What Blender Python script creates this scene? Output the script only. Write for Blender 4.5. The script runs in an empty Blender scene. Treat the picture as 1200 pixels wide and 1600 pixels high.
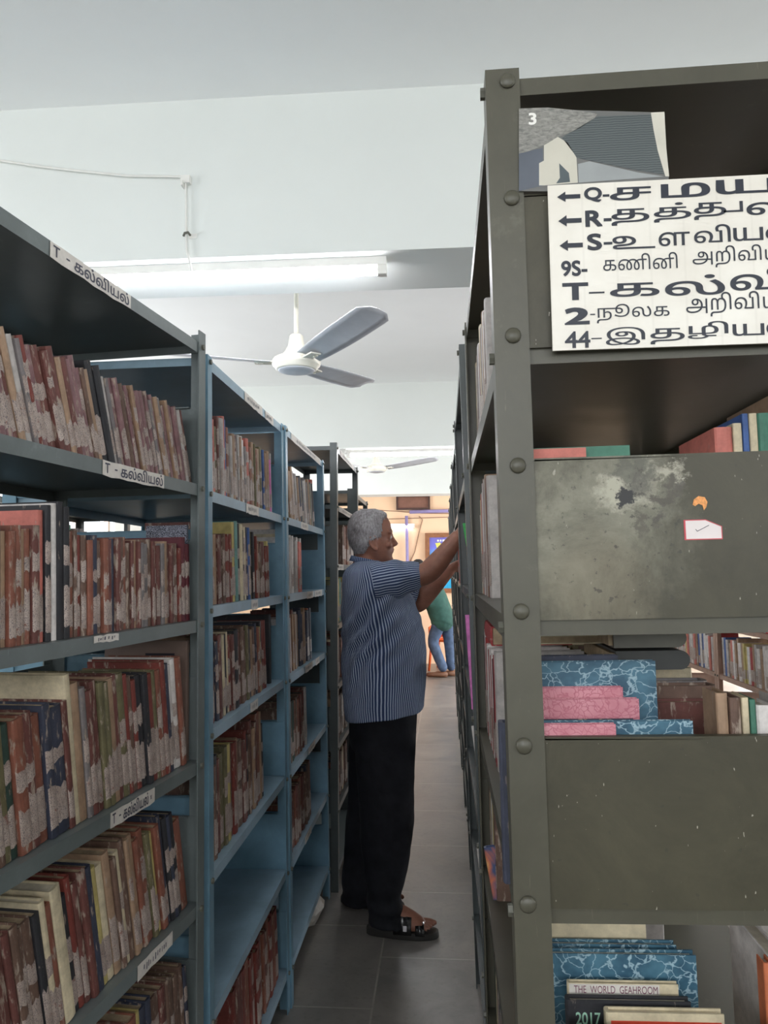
import bpy, bmesh, math, random
from mathutils import Vector, Matrix, noise, geometry
import numpy as np
PI = math.pi
sc = bpy.context.scene
COL = sc.collection

# ------------------------------------------------------------------ camera
CAMZ = 1.45
FPX, PITCH, YAW, ROLL = 1209.7, .0764, .0773, -.008
_cy, _sy, _cp, _sp = math.cos(YAW), math.sin(YAW), math.cos(PITCH), math.sin(PITCH)
CF = Vector((-_sy*_cp, _cy*_cp, _sp)); _R = Vector((_cy, _sy, 0)); _U = _R.cross(CF)
CR = _R*math.cos(ROLL) + _U*math.sin(ROLL); CU = _U*math.cos(ROLL) - _R*math.sin(ROLL)
cd = bpy.data.cameras.new('camera'); cam = bpy.data.objects.new('camera', cd); COL.objects.link(cam)
cd.sensor_fit = 'HORIZONTAL'; cd.sensor_width = 36; cd.lens = 36*FPX/1200; cd.clip_start = .02
cam.matrix_world = Matrix(((CR.x, CU.x, -CF.x, 0), (CR.y, CU.y, -CF.y, 0), (CR.z, CU.z, -CF.z, CAMZ), (0, 0, 0, 1)))
sc.camera = cam

def at(x, y, Y):
    """world point on the plane at distance Y that the photograph shows at pixel x, y"""
    d = CF + CR*((x-600)/FPX) - CU*((y-800)/FPX)
    return Vector((0, 0, CAMZ)) + d*(Y/d.y)

# ------------------------------------------------------------------ view, world, daylight
sc.view_settings.view_transform = 'Standard'; sc.view_settings.look = 'None'
sc.view_settings.exposure = 0.30; sc.view_settings.gamma = 1; sc.view_settings.use_curve_mapping = False
sc.cycles.max_bounces = 8; sc.cycles.diffuse_bounces = 5; sc.cycles.glossy_bounces = 4
sc.cycles.sample_clamp_indirect = 6; sc.cycles.use_denoising = True; sc.cycles.caustics_reflective = False; sc.cycles.caustics_refractive = False
w = bpy.data.worlds.new('World'); sc.world = w; w.use_nodes = True
w.node_tree.nodes['Background'].inputs[0].default_value = (.86, .93, 1, 1)
w.node_tree.nodes['Background'].inputs[1].default_value = 2.2
CEIL, BEAMZ = 3.05, 2.497
XL, XR, YB, YF = -4.2, 4.4, -2.6, 12.3

def area(name, loc, rot, sx, sy, power, col=(1, 1, 1), spread=PI):
    l = bpy.data.lights.new(name, 'AREA'); l.shape = 'RECTANGLE'; l.size = sx; l.size_y = sy
    l.energy = power; l.color = col; l.spread = spread
    o = bpy.data.objects.new(name, l); o.location = loc; o.rotation_euler = rot; COL.objects.link(o); return o
TILT = .38       # window lamps tipped up to brighten the ceiling, in place of ground bounce
DAY = (.96, .975, 1.0)
# daylight entering at each window opening: (wall, centre along wall, sill z, width, height, watts)
WINDOWS = [('left', .4, 1.45, 1.7, 1.1, 50), ('left', 4.5, 1.25, 1.7, 1.25, 85), ('left', 8.3, 1.05, 2.6, 1.4, 120),
           ('right', .8, 1.45, 1.7, 1.1, 42), ('right', 5.0, 1.25, 1.7, 1.25, 85), ('right', 10.4, .05, 2.0, 2.3, 230),
           ('rear', -1.0, 1.6, 2.2, .95, 46), ('rear', 2.2, 1.6, 1.8, .95, 32)]
for sd, c, z, ww, hh, p in WINDOWS:
    if sd == 'left': area('window_daylight', (XL-.17, c, z+hh/2), (0, -PI/2-TILT, 0), hh, ww, p, DAY)
    elif sd == 'right': area('window_daylight', (XR+.17, c, z+hh/2), (0, PI/2+TILT, 0), hh, ww, p, DAY)
    else: area('window_daylight', (c, YB-.17, z+hh/2), (PI/2+TILT, 0, 0), ww, hh, p, DAY)
TUBE = 40.0      # emission of the fluorescent tubes

# ------------------------------------------------------------------ materials
def lin(c): return tuple(((v/255)/12.92 if v/255 <= .04045 else ((v/255+.055)/1.055)**2.4) for v in c)
class NT:
    def __init__(s, name):
        s.m = bpy.data.materials.new(name); s.m.use_nodes = True; s.t = s.m.node_tree
        s.b = s.t.nodes['Principled BSDF']
    def n(s, typ, **kw):
        nd = s.t.nodes.new(typ)
        for k, v in kw.items(): setattr(nd, k, v)
        return nd
    def l(s, a, b): s.t.links.new(a, b)
    def coord(s, kind='Object', scale=(1, 1, 1), rand=0):
        tc = s.n('ShaderNodeTexCoord'); out = tc.outputs[kind]
        if rand:
            oi = s.n('ShaderNodeObjectInfo'); mu = s.n('ShaderNodeVectorMath', operation='SCALE'); s.l(oi.outputs['Random'], mu.inputs['Scale'])
            mu.inputs[0].default_value = (rand, rand*1.7, rand*.6); ad = s.n('ShaderNodeVectorMath', operation='ADD')
            s.l(out, ad.inputs[0]); s.l(mu.outputs[0], ad.inputs[1]); out = ad.outputs[0]
        mp = s.n('ShaderNodeMapping'); mp.inputs['Scale'].default_value = scale; s.l(out, mp.inputs[0]); return mp.outputs[0]
    def noise(s, vec, scale=5, detail=4, rough=.6, dist=0):
        nd = s.n('ShaderNodeTexNoise'); nd.inputs['Scale'].default_value = scale; nd.inputs['Detail'].default_value = detail
        nd.inputs['Roughness'].default_value = rough; nd.inputs['Distortion'].default_value = dist; s.l(vec, nd.inputs['Vector']); return nd.outputs['Fac']
    def ramp(s, fac, stops):
        r = s.n('ShaderNodeValToRGB'); e = r.color_ramp.elements
        while len(e) < len(stops): e.new(.5)
        for el, (p, c) in zip(e, stops):
            el.position = p; el.color = (*c, 1) if len(c) == 3 else c
        s.l(fac, r.inputs[0]); return r.outputs[0]
    def mask(s, fac, lo, hi):
        r = s.n('ShaderNodeMapRange'); r.inputs['From Min'].default_value = lo; r.inputs['From Max'].default_value = hi; s.l(fac, r.inputs[0]); return r.outputs[0]
    def mix(s, fac, a, b):
        m = s.n('ShaderNodeMix', data_type='RGBA')
        if isinstance(fac, (int, float)): m.inputs[0].default_value = fac
        else: s.l(fac, m.inputs[0])
        for i, v in ((6, a), (7, b)):
            if isinstance(v, tuple): m.inputs[i].default_value = (*v, 1)
            else: s.l(v, m.inputs[i])
        return m.outputs[2]
    def math(s, op, a, b=None):
        m = s.n('ShaderNodeMath', operation=op)
        for i, v in ((0, a), (1, b)):
            if v is None: continue
            if isinstance(v, (int, float)): m.inputs[i].default_value = v
            else: s.l(v, m.inputs[i])
        return m.outputs[0]
    def bump(s, h, strength=.2, dist=.01):
        b = s.n('ShaderNodeBump'); b.inputs['Strength'].default_value = strength; b.inputs['Distance'].default_value = dist
        s.l(h, b.inputs['Height']); s.l(b.outputs[0], s.b.inputs['Normal'])
    def done(s, col=None, rough=.6, metal=0.0, spec=.5):
        if col is not None:
            if isinstance(col, tuple): s.b.inputs['Base Color'].default_value = (*col, 1)
            else: s.l(col, s.b.inputs['Base Color'])
        if isinstance(rough, (int, float)): s.b.inputs['Roughness'].default_value = rough
        else: s.l(rough, s.b.inputs['Roughness'])
        s.b.inputs['Metallic'].default_value = metal; s.b.inputs['Specular IOR Level'].default_value = spec
        return s.m
def plain(name, rgb, rough=.6, var=.12, scale=14, metal=0, spec=.5, bump=0):
    t = NT(name); c = lin(rgb); f = t.noise(t.coord(), scale, 5)
    col = t.ramp(f, [(.3, tuple(v*(1-var) for v in c)), (.7, tuple(min(1, v*(1+var)) for v in c))])
    if bump: t.bump(f, bump, .004)
    return t.done(col, rough, metal, spec)
def glow(name, rgb, strength):
    t = NT(name); t.b.inputs['Emission Color'].default_value = (*lin(rgb), 1); t.b.inputs['Emission Strength'].default_value = strength
    return t.done(lin(rgb), .5)
def paint(name, rgb, wear, amount=.5, rough=.42, scale=9):
    """old enamel on sheet steel: blotches, rubbed patches, fine scratches"""
    t = NT(name); c = lin(rgb); v = t.coord()
    f1 = t.noise(v, scale, 6, .65, .4); f2 = t.noise(v, scale*5.5, 5, .7)
    col = t.ramp(f1, [(.32, tuple(x*.86 for x in c)), (.68, tuple(min(1, x*1.14) for x in c))])
    m = t.mask(t.math('MULTIPLY', f1, f2), .33, .33+.25/max(amount, .05))
    col = t.mix(m, col, lin(wear))
    sv = t.coord('Object', (40, 40, 3)); s1 = t.noise(sv, 9, 3); col = t.mix(t.mask(s1, .7, .78), col, tuple(min(1, x*1.5) for x in c))
    t.bump(f2, .08, .002)
    r = t.mask(f1, -.2, 1.2); rr = t.math('ADD', t.math('MULTIPLY', r, .25), rough-.12)
    return t.done(col, rr, 0, .5)

M = {}
def bookmat(key, rgb, worn=(164, 148, 134), amt=.54):
    t = NT('book_cloth_'+key); c = lin(rgb); v = t.coord(rand=37)
    f = t.noise(v, 30, 5, .7); g = t.noise(t.coord(scale=(1, 1, .28), rand=91), 90, 5, .65)
    col = t.ramp(f, [(.3, tuple(x*.72 for x in c)), (.72, tuple(min(1, x*1.3) for x in c))])
    col = t.mix(t.mask(g, amt, amt+.09), col, lin(worn))
    t.bump(f, .15, .002)
    M['b_'+key] = t.done(col, .62)
for k, c, a in [('maroon', (104, 62, 56), .545), ('dark red', (120, 56, 48), .58), ('brown', (104, 80, 68), .545), ('rust', (130, 80, 64), .56),
             ('tan', (158, 130, 106), .60), ('black', (42, 42, 46), .63), ('navy', (54, 58, 74), .58), ('grey', (118, 112, 112), .56),
             ('olive', (104, 98, 70), .58), ('dark green', (46, 66, 58), .63), ('cream', (204, 190, 160), .7), ('yellow', (190, 174, 112), .66),
             ('white', (214, 208, 204), .72), ('pale grey', (176, 170, 166), .66), ('salmon', (192, 112, 100), .63), ('orange', (198, 112, 74), .66),
             ('teal', (104, 148, 142), .7), ('blue', (62, 92, 148), .68), ('red', (160, 54, 54), .62), ('dusty maroon', (128, 94, 96), .54),
             ('green', (72, 124, 104), .72), ('pink', (206, 134, 146), .75), ('wine', (92, 34, 44), .62), ('bright green', (70, 178, 96), .9), ('magenta', (210, 120, 186), .9)]:
    bookmat(k, c, amt=a)
M['pages'] = plain('aged_paper_edges', (176, 156, 128), .85, .25, 60)
M['pages_white'] = plain('pale_paper_edges', (214, 204, 184), .85, .15, 60)
def labelmat():
    t = NT('call_number_sticker'); v = t.coord(scale=(1, 1, .8), rand=23)
    f = t.noise(v, 620, 2, .5); g = t.noise(v, 40, 5)
    col = t.ramp(g, [(.3, lin((150, 132, 122))), (.7, lin((194, 178, 168)))])
    col = t.mix(t.math('MULTIPLY', t.mask(f, .54, .60), .7), col, lin((84, 78, 88)))
    e = t.noise(t.coord(rand=51), 60, 4, .7); col = t.mix(t.mask(e, .62, .70), col, lin((128, 84, 72)))
    M['label'] = t.done(col, .45)
labelmat()
def marble(name, base, dark, vein, sc_=52, w=.05):
    t = NT(name); v = t.coord('Object', (1, 1, 1.25))
    nz = t.n('ShaderNodeTexNoise'); nz.inputs['Scale'].default_value = 22; nz.inputs['Detail'].default_value = 4; t.l(v, nz.inputs['Vector'])
    ad = t.n('ShaderNodeVectorMath', operation='MULTIPLY_ADD'); t.l(nz.outputs['Color'], ad.inputs[0]); ad.inputs[1].default_value = (.07, .07, .07); t.l(v, ad.inputs[2])
    vo = t.n('ShaderNodeTexVoronoi', feature='DISTANCE_TO_EDGE'); vo.inputs['Scale'].default_value = sc_; t.l(ad.outputs[0], vo.inputs['Vector'])
    col = t.ramp(t.noise(v, 26, 3), [(.35, lin(dark)), (.65, lin(base))])
    col = t.mix(t.mask(vo.outputs['Distance'], w, w*.25), col, lin(vein))
    return t.done(col, .5)
M['marble_blue'] = marble('blue_marbled_paper', (74, 118, 138), (44, 82, 104), (150, 178, 190))
M['marble_pink'] = marble('pink_mottled_paper', (214, 150, 160), (196, 124, 136), (184, 106, 122), 120, .10)
M['speckle'] = marble('speckled_cover', (40, 44, 60), (24, 26, 36), (150, 152, 166), 230, .16)

M['white_wall'] = plain('white_distemper', (226, 229, 225), .9, .02, 2.5)
M['ceiling'] = plain('ceiling_distemper', (246, 247, 246), .9, .02, 2)
M['peach'] = plain('peach_wall_paint', (246, 212, 178), .85, .03, 2)
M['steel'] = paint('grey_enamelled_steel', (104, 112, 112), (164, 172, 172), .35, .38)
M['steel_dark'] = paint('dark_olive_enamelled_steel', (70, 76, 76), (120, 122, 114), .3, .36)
M['blue_steel'] = paint('blue_enamelled_steel', (114, 150, 170), (160, 186, 198), .35, .36)
M['shelf_blue'] = paint('pale_blue_enamelled_steel', (142, 168, 184), (182, 198, 206), .4, .34)
M['olive'] = paint('olive_enamelled_steel', (76, 74, 62), (122, 120, 105), .55, .42)
M['chassis'] = plain('pinkish_brown_steel', (168, 138, 122), .5, .15, 20)
M['bolt'] = plain('bolt_steel', (98, 98, 88), .4, .2, 60)
M['lab_paper'] = plain('shelf_label_paper', (214, 208, 200), .5, .12, 50)
M['ink'] = plain('black_ink', (38, 40, 48), .6, .05)
M['ink_soft'] = plain('faded_ink', (70, 70, 84), .6, .05)
M['white_plastic'] = plain('white_plastic', (232, 230, 224), .4, .04)
M['fan_white'] = plain('cream_fan_enamel', (226, 222, 208), .35, .06, 12)
M['fan_blade'] = plain('dusty_fan_blade', (204, 204, 208), .5, .1, 10)
M['tube'] = glow('lit_fluorescent_tube', (250, 250, 255), TUBE)
M['tube_far'] = glow('lit_wall_tube', (250, 250, 255), 7.0)
M['wood'] = plain('brown_varnished_wood', (146, 96, 62), .45, .25, 18)
M['dark_wood'] = plain('dark_brown_board', (104, 70, 58), .5, .12, 10)

# ------------------------------------------------------------------ mesh helpers
class MB:
    def __init__(s): s.v = []; s.f = []; s.m = []; s.s = []; s.uv = {}; s.X = Matrix()
    def add(s, vs, fs, m=0, smooth=False, uvs=None):
        o = len(s.v); s.v += [tuple(s.X @ Vector(p)) for p in vs]
        for i, f in enumerate(fs):
            if uvs: s.uv[len(s.f)] = uvs[i]
            s.f.append(tuple(k+o for k in f)); s.m.append(m); s.s.append(smooth)
    def box(s, x0, x1, y0, y1, z0, z1, m=0):
        v = [(x, y, z) for x in (x0, x1) for y in (y0, y1) for z in (z0, z1)]
        s.add(v, [(0, 1, 3, 2), (4, 6, 7, 5), (0, 4, 5, 1), (2, 3, 7, 6), (0, 2, 6, 4), (1, 5, 7, 3)], m); return s
    def prism(s, poly, a, b, axis='z', m=0, smooth=False):
        n = len(poly); P = {'z': lambda p, h: (p[0], p[1], h), 'y': lambda p, h: (p[0], h, p[1]), 'x': lambda p, h: (h, p[0], p[1])}[axis]
        v = [P(p, a) for p in poly]+[P(p, b) for p in poly]
        s.add(v, [tuple(range(n-1, -1, -1)), tuple(range(n, 2*n))], m)
        s.f += [tuple(len(s.v)-2*n+k for k in (i, (i+1) % n, n+(i+1) % n, n+i)) for i in range(n)]; s.m += [m]*n; s.s += [smooth]*n; return s
    def rings(s, R, m=0, smooth=True, cap=True, closed=True, uv=None):
        n = len(R[0]); v = [p for r in R for p in r]; fs = []; us = []
        for i in range(len(R)-1):
            for j in range(n if closed else n-1):
                k = (j+1) % n; fs.append((i*n+j, i*n+k, (i+1)*n+k, (i+1)*n+j))
                if uv: us.append([(j/n, uv[i]), ((j+1)/n, uv[i]), ((j+1)/n, uv[i+1]), (j/n, uv[i+1])])
        if cap:
            fs += [tuple(range(n-1, -1, -1)), tuple((len(R)-1)*n+j for j in range(n))]
            if uv: us += [[(0, 0)]*n, [(0, 0)]*n]
        s.add(v, fs, m, smooth, us if uv else None); return s
    def tube(s, path, r, n=8, m=0, cap=True):
        path = [Vector(p) for p in path]; R = []; up = None
        for i, p in enumerate(path):
            t = (path[min(i+1, len(path)-1)]-path[max(i-1, 0)]).normalized()
            if up is None: up = Vector((0, 0, 1)) if abs(t.z) < .9 else Vector((1, 0, 0))
            a = t.cross(up).normalized(); b = a.cross(t).normalized(); up = b
            rr = r[i] if isinstance(r, (list, tuple)) else r
            R.append([p+a*(rr*math.cos(2*PI*k/n))+b*(rr*math.sin(2*PI*k/n)) for k in range(n)])
        return s.rings(R, m, True, cap)
    def lathe(s, prof, n=32, c=(0, 0, 0), m=0):
        return s.rings([[(c[0]+r*math.cos(2*PI*k/n), c[1]+r*math.sin(2*PI*k/n), c[2]+z) for k in range(n)] for r, z in prof], m, True, True)
    def ball(s, c, rx, ry, rz, n=16, m=0):
        R = []
        for i in range(1, n//2):
            a = PI*i/(n//2); R.append([(c[0]+rx*math.sin(a)*math.cos(2*PI*k/n), c[1]+ry*math.sin(a)*math.sin(2*PI*k/n), c[2]+rz*math.cos(a)) for k in range(n)])
        return s.rings(R, m, True, True)
    def mesh(s, name):
        me = bpy.data.meshes.new(name); me.from_pydata(s.v, [], s.f)
        me.polygons.foreach_set('material_index', s.m); me.polygons.foreach_set('use_smooth', s.s)
        if s.uv:
            ul = me.uv_layers.new(name='UVMap')
            for fi, u in s.uv.items():
                p = me.polygons[fi]
                for li, c in zip(p.loop_indices, u): ul.data[li].uv = c
        me.update(); return me
    def build(s, name, mats, parent=None, mw=None, recalc=True):
        me = s.mesh(name)
        if recalc:
            bm = bmesh.new(); bm.from_mesh(me); bmesh.ops.recalc_face_normals(bm, faces=bm.faces); bm.to_mesh(me); bm.free()
        for m in (mats if isinstance(mats, (list, tuple)) else [mats]): me.materials.append(m)
        return link(name, me, parent, mw)
def link(name, data, parent=None, mw=None):
    o = bpy.data.objects.new(name, data); COL.objects.link(o)
    if parent is not None: o.parent = parent
    if mw is not None: o.matrix_basis = mw
    return o
def tag(o, label=None, cat=None, group=None, kind=None):
    for k, v in (('label', label), ('category', cat), ('group', group), ('kind', kind)):
        if v: o[k] = v
    return o
def thing(name, label, cat, mw=None, group=None): return tag(link(name, None, None, mw), label, cat, group)
def T(x, y, z): return Matrix.Translation((x, y, z))
def RX(a): return Matrix.Rotation(a, 4, 'X')
def RY(a): return Matrix.Rotation(a, 4, 'Y')
def RZ(a): return Matrix.Rotation(a, 4, 'Z')
WORDS = 'first second third fourth fifth sixth seventh eighth ninth tenth eleventh twelfth thirteenth fourteenth fifteenth sixteenth seventeenth eighteenth nineteenth'.split()
TENS = {20: 'twent', 30: 'thirt', 40: 'fort', 50: 'fift', 60: 'sixt', 70: 'sevent', 80: 'eight'}
def ordinal(n):
    if n < 20: return WORDS[n-1]
    t, u = n//10*10, n % 10
    return TENS[t]+'ieth' if u == 0 else TENS[t]+'y-'+WORDS[u-1]

# ------------------------------------------------------------------ lettering (outline font -> solid letters)
_txt = {}
def text_tris(s, bold=0.0):
    key = (s, bold)
    if key in _txt: return _txt[key]
    c = bpy.data.curves.new('lettering', 'FONT'); c.body = s; c.fill_mode = 'NONE'; c.resolution_u = 5
    o = bpy.data.objects.new('lettering', c); COL.objects.link(o)
    dg = bpy.context.evaluated_depsgraph_get(); ev = o.evaluated_get(dg); me = ev.to_mesh()
    P = [(v.co.x, v.co.y) for v in me.vertices]; nb = {}
    for e in me.edges:
        a, b = e.vertices; nb.setdefault(a, []).append(b); nb.setdefault(b, []).append(a)
    order = {}
    loops = []; seen = set()
    for st in range(len(P)):
        if st in seen or st not in nb: continue
        lp = [st]; seen.add(st); cur = st
        # walk in vertex order so that the contour keeps its own direction
        nxt = [k for k in nb[st] if k == st+1] or nb[st]
        cur = nxt[0]
        while cur not in seen:
            seen.add(cur); lp.append(cur); c2 = [k for k in nb[cur] if k not in seen]
            if not c2: break
            cur = c2[0]
        if len(lp) > 2: loops.append([P[k] for k in lp])
    ev.to_mesh_clear(); bpy.data.objects.remove(o); bpy.data.curves.remove(c)
    if bold:
        ar = max((sum(a[0]*b[1]-b[0]*a[1] for a, b in zip(l_, l_[1:]+l_[:1])) for l_ in loops), key=abs)
        if ar > 0: bold = -bold
        out = []
        for lp in loops:
            n = len(lp); q = []
            for i in range(n):
                a = Vector(lp[i-1]); b = Vector(lp[i]); d = Vector(lp[(i+1) % n])
                e1 = (b-a); e2 = (d-b)
                if e1.length < 1e-6 or e2.length < 1e-6: q.append(tuple(b)); continue
                e1.normalize(); e2.normalize(); nn = Vector((-(e1.y+e2.y), e1.x+e2.x))
                if nn.length < 1e-3: q.append(tuple(b)); continue
                nn.normalize(); q.append(tuple(b+nn*bold))
            out.append(q)
        loops = out
    V = []; E = []
    for lp in loops:
        o0 = len(V); V += [Vector(p) for p in lp]; E += [(o0+i, o0+(i+1) % len(lp)) for i in range(len(lp))]
    vs, es, fs, *_ = geometry.delaunay_2d_cdt(V, E, [], 0, 1e-5)
    A = np.array([vs[f[0]]+vs[f[1]]+vs[f[2]] for f in fs])/3
    wn = np.zeros(len(A))
    for lp in loops:
        L = np.array(lp); L2 = np.roll(L, -1, 0)
        for (x0, y0), (x1, y1) in zip(L, L2):
            cr = (x1-x0)*(A[:, 1]-y0)-(y1-y0)*(A[:, 0]-x0)
            wn += ((y0 <= A[:, 1]) & (y1 > A[:, 1]) & (cr > 0)).astype(int)
            wn -= ((y1 <= A[:, 1]) & (y0 > A[:, 1]) & (cr < 0)).astype(int)
    keep = [tuple(f) for f, k in zip(fs, wn) if k != 0]
    _txt[key] = ([tuple(v) for v in vs], keep); return _txt[key]
def put_text(mb, s, x0, x1, y0, y1, fn, bold=0, m=0, extra=None):
    """fit lettering s into the rectangle and add it to mb; fn maps the flat (x, y) into the mesh's space"""
    v, f = text_tris(s, bold); used = sorted({k for t in f for k in t}); ix = {k: i for i, k in enumerate(used)}
    xs = [v[k][0] for k in used]; ys = [v[k][1] for k in used]; a, b, c, d = min(xs), max(xs), min(ys), max(ys)
    q = lambda p: fn(x0+(p[0]-a)/(b-a)*(x1-x0), y0+(p[1]-c)/(d-c)*(y1-y0))
    mb.add([q(v[k]) for k in used], [tuple(ix[k] for k in t) for t in f], m)

# ------------------------------------------------------------------ the room
def structure(name, mb, mats, parent=None): 
    o = mb.build(name, mats, parent)
    if parent is None: o['kind'] = 'structure'
    return o
def floormat():
    t = NT('grey_stone_tiles'); v = t.coord('Object')
    mp = t.n('ShaderNodeMapping'); mp.inputs['Location'].default_value = (-2.68, -.26, 0); mp.inputs['Rotation'].default_value = (0, 0, PI/2)
    t.l(v, mp.inputs[0])
    sep = t.n('ShaderNodeSeparateXYZ'); t.l(v, sep.inputs[0])
    cmb = t.n('ShaderNodeCombineXYZ')
    t.l(t.math('ADD', sep.outputs['Y'], -2.68+6.0+.0), cmb.inputs[0]); t.l(t.math('ADD', sep.outputs['X'], .26+6.0), cmb.inputs[1])
    br = t.n('ShaderNodeTexBrick'); t.l(cmb.outputs[0], br.inputs['Vector']); br.offset = .42; br.offset_frequency = 2
    for k, x in (('Scale', 1), ('Mortar Size', .0045), ('Mortar Smooth', .5), ('Brick Width', .6), ('Row Height', .6), ('Bias', 0)): br.inputs[k].default_value = x
    br.inputs['Color1'].default_value = (*lin((108, 105, 102)), 1); br.inputs['Color2'].default_value = (*lin((122, 118, 114)), 1); br.inputs['Mortar'].default_value = (*lin((168, 160, 152)), 1)
    f = t.noise(v, 5, 8, .65, .6); g = t.noise(v, 45, 4)
    col = t.mix(t.mask(f, .35, .75), br.outputs['Color'], lin((146, 139, 132)))
    col = t.mix(t.math('MULTIPLY', t.mask(g, .55, .8), .35), col, lin((60, 58, 58)))
    t.bump(t.math('ADD', f, t.math('MULTIPLY', br.outputs['Fac'], -.6)), .12, .004)
    return t.done(col, t.math('ADD', t.math('MULTIPLY', f, .25), .22), 0, .5)
M['floor'] = floormat()
structure('floor', MB().box(XL-.2, XR+.2, YB-.2, YF+.2, -.1, 0), M['floor'])
structure('ceiling', MB().box(XL-.2, XR+.2, YB-.2, YF+.2, CEIL, CEIL+.15), M['ceiling'])
def wall_with_holes(name, axis, a0, a1, pos0, pos1, holes, mat):
    """a wall in panels round its window openings"""
    mb = MB(); cuts = sorted(holes); x = a0
    def bx(u0, u1, z0, z1):
        if u1-u0 < 1e-4 or z1-z0 < 1e-4: return
        if axis == 'y': mb.box(pos0, pos1, u0, u1, z0, z1)
        else: mb.box(u0, u1, pos0, pos1, z0, z1)
    for c, z, ww, hh in cuts:
        bx(x, c-ww/2, 0, CEIL); bx(c-ww/2, c+ww/2, 0, z); bx(c-ww/2, c+ww/2, z+hh, CEIL); x = c+ww/2
    bx(x, a1, 0, CEIL)
    return structure(name, mb, mat)
H = {k: [(c, z, ww, hh) for sd, c, z, ww, hh, p in WINDOWS if sd == k] for k in ('left', 'right', 'rear')}
wall_with_holes('wall_left', 'y', YB, YF, XL-.2, XL, H['left'], M['white_wall'])
wall_with_holes('wall_right', 'y', YB, YF, XR, XR+.2, H['right'], M['white_wall'])
wall_with_holes('wall_rear', 'x', XL, XR, YB-.2, YB, H['rear'], M['white_wall'])
structure('wall_far', MB().box(XL, XR, YF, YF+.2, 0, CEIL), M['peach'])
M['winframe'] = plain('window_frame_paint', (150, 132, 116), .5, .1)
wi = 0
for sd, c, z, ww, hh, p in WINDOWS:
    wi += 1; mb = MB()
    for k in range(4):
        u = c-ww/2+ww*k/3; d = .022
        if sd in ('left', 'right'):
            x = XL-.1 if sd == 'left' else XR+.1
            u = min(max(u, c-ww/2+d), c+ww/2-d); mb.box(x-.03, x+.03, u-d, u+d, z, z+hh)
            if k == 0:
                mb.box(x-.03, x+.03, c-ww/2, c+ww/2, z, z+.045); mb.box(x-.03, x+.03, c-ww/2, c+ww/2, z+hh-.045, z+hh)
        else:
            u = min(max(u, c-ww/2+d), c+ww/2-d); y = YB-.1; mb.box(u-d, u+d, y-.03, y+.03, z, z+hh)
            if k == 0:
                mb.box(c-ww/2, c+ww/2, y-.03, y+.03, z, z+.045); mb.box(c-ww/2, c+ww/2, y-.03, y+.03, z+hh-.045, z+hh)
    structure('window_%d' % wi, mb, M['winframe'])
ti = 0
for yb in (-1.57, 2.455, 6.476, 10.485):
    ti += 1; structure('trim_%d' % ti, MB().box(XL, XR, yb, yb+.357, BEAMZ, CEIL), M['white_wall'])

# ------------------------------------------------------------------ lamps, fans, cables
def tube_light(label, x0, x1, y, z, group='fluorescent tube lights'):
    """batten under a beam: housing, two lamp holders, lit tube"""
    r = thing('tube_light', label, 'light', T((x0+x1)/2, y, z), group); h = (x1-x0)/2
    MB().prism([(-.022, 0), (.022, 0), (.018, -.026), (-.018, -.026)][::-1], -h, h, 'x').build('housing', M['white_plastic'], r)
    for sx in (-1, 1): MB().box(min(sx*h, sx*(h-.03)), max(sx*h, sx*(h-.03)), -.016, .016, -.058, -.026).build('lamp_holder', M['white_plastic'], r)
    MB().tube([(-h+.03, 0, -.043), (h-.03, 0, -.043)], .0135, 12).build('tube', M['tube'], r)
    return r
tube_light('long lit tube light under the nearest beam, above the near shelves', -1.402, -.180, 2.52, BEAMZ)
tube_light('distant lit tube light under the second beam, behind the ceiling fans', -.83, .39, 6.62, BEAMZ)
o = tube_light('lit tube light under the beam behind the viewer', -.5, .72, -1.4, BEAMZ); 
p = at(648, 823, YF-.05); r = thing('wall_tube_light', 'short lit tube light on the peach wall beside the grey-haired man', 'light', T(p.x-.5, YF, p.z))
MB().box(-.5, .5, -.05, 0, .0, .05).build('housing', M['white_plastic'], r); MB().tube([(-.48, -.062, .0), (.48, -.062, 0)], .02, 10).build('tube', M['tube_far'], r)
for sx in (-1, 1): MB().box(min(sx*.5, sx*.475), max(sx*.5, sx*.475), -.085, -.0, -.022, .03).build('lamp_holder', M['white_plastic'], r)

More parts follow.
